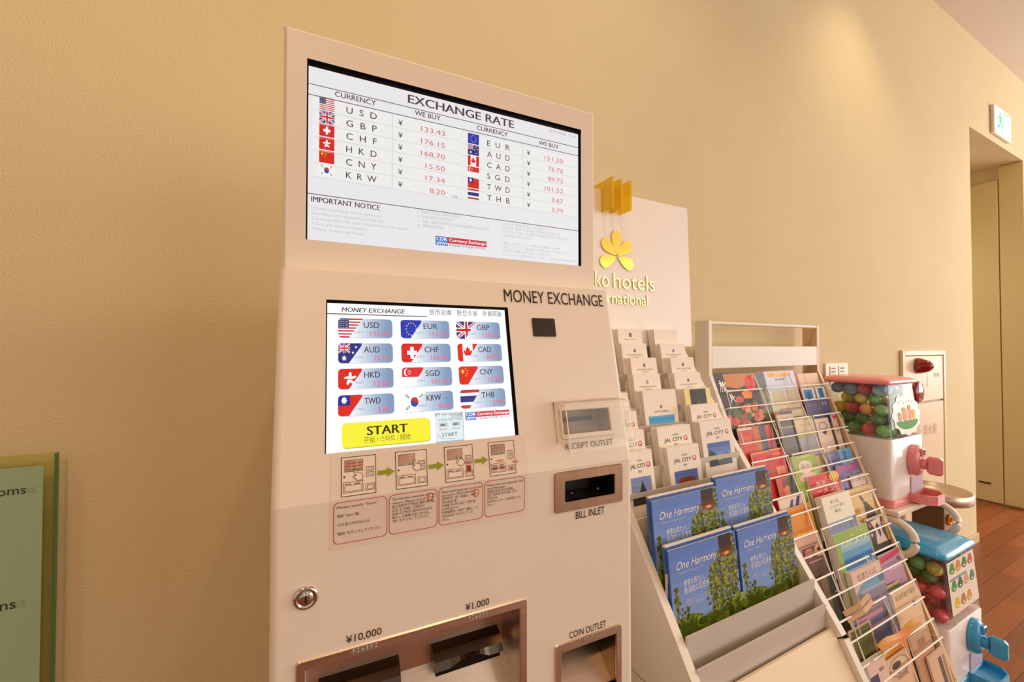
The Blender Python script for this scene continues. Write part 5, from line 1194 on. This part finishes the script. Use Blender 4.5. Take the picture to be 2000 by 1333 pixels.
# capsules
def capsule_proto(name, c, clearm):
    b = MB(); n, m_ = 14, 8; r = .0235
    def pt(i, j): 
        a = math.pi*i/m_; t = 2*math.pi*j/n; return (r*math.sin(a)*math.cos(t), r*math.sin(a)*math.sin(t), r*math.cos(a))
    mats = (M(c, .2, spec=.6, coat=.5), clearm)
    for i in range(m_):
        for j in range(n):
            q = [pt(i, j), pt(i+1, j), pt(i+1, j+1), pt(i, j+1)]
            if i == 0: q = q[:3]
            elif i == m_-1: q = [q[0], q[1], q[3]]
            b.poly(q, mats[0] if i < m_/2 else mats[1], True)
    return b
CLR = [('red', '#e8525c'), ('green', '#7cc068'), ('blue', '#a4d4ee'), ('yellow', '#eee050'), ('orange', '#f2a45a'), ('pink', '#f0b4c8')]
protos = {}
def fill(bx, where, n_layers, pal, seed):
    x0, x1, y0, y1, zm, zt = bx; rnd = random.Random(seed); r = .0240; k = 0
    lay_h = r*2*.83
    cnt = 0
    for L in range(n_layers):
        off = r if L % 2 else 0
        z = zm+.004+r+lay_h*L
        ins = .012+.022*((z-zm)/(zt-zm))
        xs = x0+ins+r+off
        while xs <= x1-ins-r+1e-6:
            ys = y0+ins+r+off
            while ys <= y1-ins*.6-r+1e-6:
                interior = L not in (n_layers-1,) and xs-r*3 > x0+ins and xs+r*3 < x1-ins and ys-r*3 > y0+ins and ys+r*3 < y1-ins*.6
                skip = (L == n_layers-1 and rnd.random() < .2)
                ys_ = ys; ys += 2*r
                if interior or skip: continue
                nm, hx = rnd.choice(pal(L))
                key = (nm, where)
                if key not in protos:
                    bb = capsule_proto('toy_capsule', hx, TINT[nm]); o = bb.build('toy_capsule'); protos[key] = o
                else:
                    o = protos[key].copy(); COL.objects.link(o)
                o.location = (xs, ys_, z); o.rotation_euler = (rnd.uniform(0, 6.28), rnd.uniform(0, 6.28), rnd.uniform(0, 6.28))
                tag(o, '%s plastic toy capsule inside the %s lidded capsule machine' % (nm, where), 'toy capsule', '%s capsules in the %s machine' % (nm, where)); cnt += 1
            xs += 2*r
    return cnt
TINT = {nm: clear('tinted_capsule_'+nm, tuple(.55+.45*v for v in lin(hx)), gl=.08, edge=.3, haze=.42, hazecol=lin(hx)) for nm, hx in CLR}
D = dict(CLR)
def palA(L):
    if L <= 1: return [('green', D['green'])]*5+[('pink', D['pink'])]*1+[('red', D['red'])]
    if L == 2: return [('orange', D['orange']), ('red', D['red']), ('green', D['green']), ('yellow', D['yellow'])]
    return [('red', D['red']), ('blue', D['blue']), ('blue', D['blue']), ('yellow', D['yellow']), ('green', D['green'])]
def palB(L):
    if L <= 2: return [('red', D['red'])]*3+[('yellow', D['yellow']), ('orange', D['orange'])]
    return [('green', D['green'])]*3+[('yellow', D['yellow']), ('red', D['red'])]
fill(b1, 'pink', 5, palA, 5); fill(b2, 'blue', 5, palB, 8)
# stand of bent white tube
ST = thing('tube_stand', (2.2, -.25, 0), 'white bent tube stand carrying the pink capsule machine', 'stand')
TW = M('#ece0d0', .35)
b = MB(); b.box(1.985, 2.385, -.335, -.045, .668, .6885, M('#ead9c6', .45), .004); b.build('shelf', ST)
b = MB(); b.box(1.985, 2.42, -.47, -.045, .045, .064, M('#ead9c6', .45), .004); b.build('shelf', ST)
for x in (1.997, 2.385):
    zt_, rr = .655, .065; pts = [(x, -.05, zt_), (x, -.31, zt_)]
    for k in range(1, 13):
        a = math.pi*k/12*.92; pts.append((x, -.31-rr*math.sin(a)*1.05, zt_-rr+rr*math.cos(a)))
    pts += [(x, -.17, .50), (x, -.10, .40), (x, -.075, .30), (x, -.07, .012)]
    b = MB(); b.tube(pts, .0125, TW, 10); b.build('leg', ST)
    b = MB(); b.tube([(x, -.07, .02), (x, -.47, .02)], .0125, TW, 10); b.build('foot_rail', ST)
# steel tray on a post
r = thing('steel_ashtray_stand', (2.62, -.24, 0), 'round stainless steel tray on a square post between the capsule machines and the wall', 'ashtray stand')
tp = on_y(1851, 946, -.245)
tx_, tz_ = 2.60, tp.z
b = MB(); b.lathe([(.001, -.045), (.125, -.045), (.132, -.04), (.132, .0), (.128, .003), (.124, .0), (.124, -.02), (.001, -.026)], (tx_, -.235, tz_), STEEL, 40); b.build('tray', r)
b = MB(); b.box(tx_-.055, tx_+.055, -.29, -.18, .012, tz_-.046, noisy('brown_post', '#7a5c42', '#866649', 8, rough=.35, metal=.6), .004); b.build('post', r)
b = MB(); b.lathe([(.12, 0), (.12, .008), (.06, .0118)], (tx_, -.235, 0), STEEL, 32); b.build('foot', r)
b = MB(); b.tube([(tx_-.005+.018*math.cos(a), -.293, .53+.018*math.sin(a)) for a in [2*math.pi*k/16 for k in range(17)]], .007, M('#e08a1e', .4), 8); b.build('ring', r)
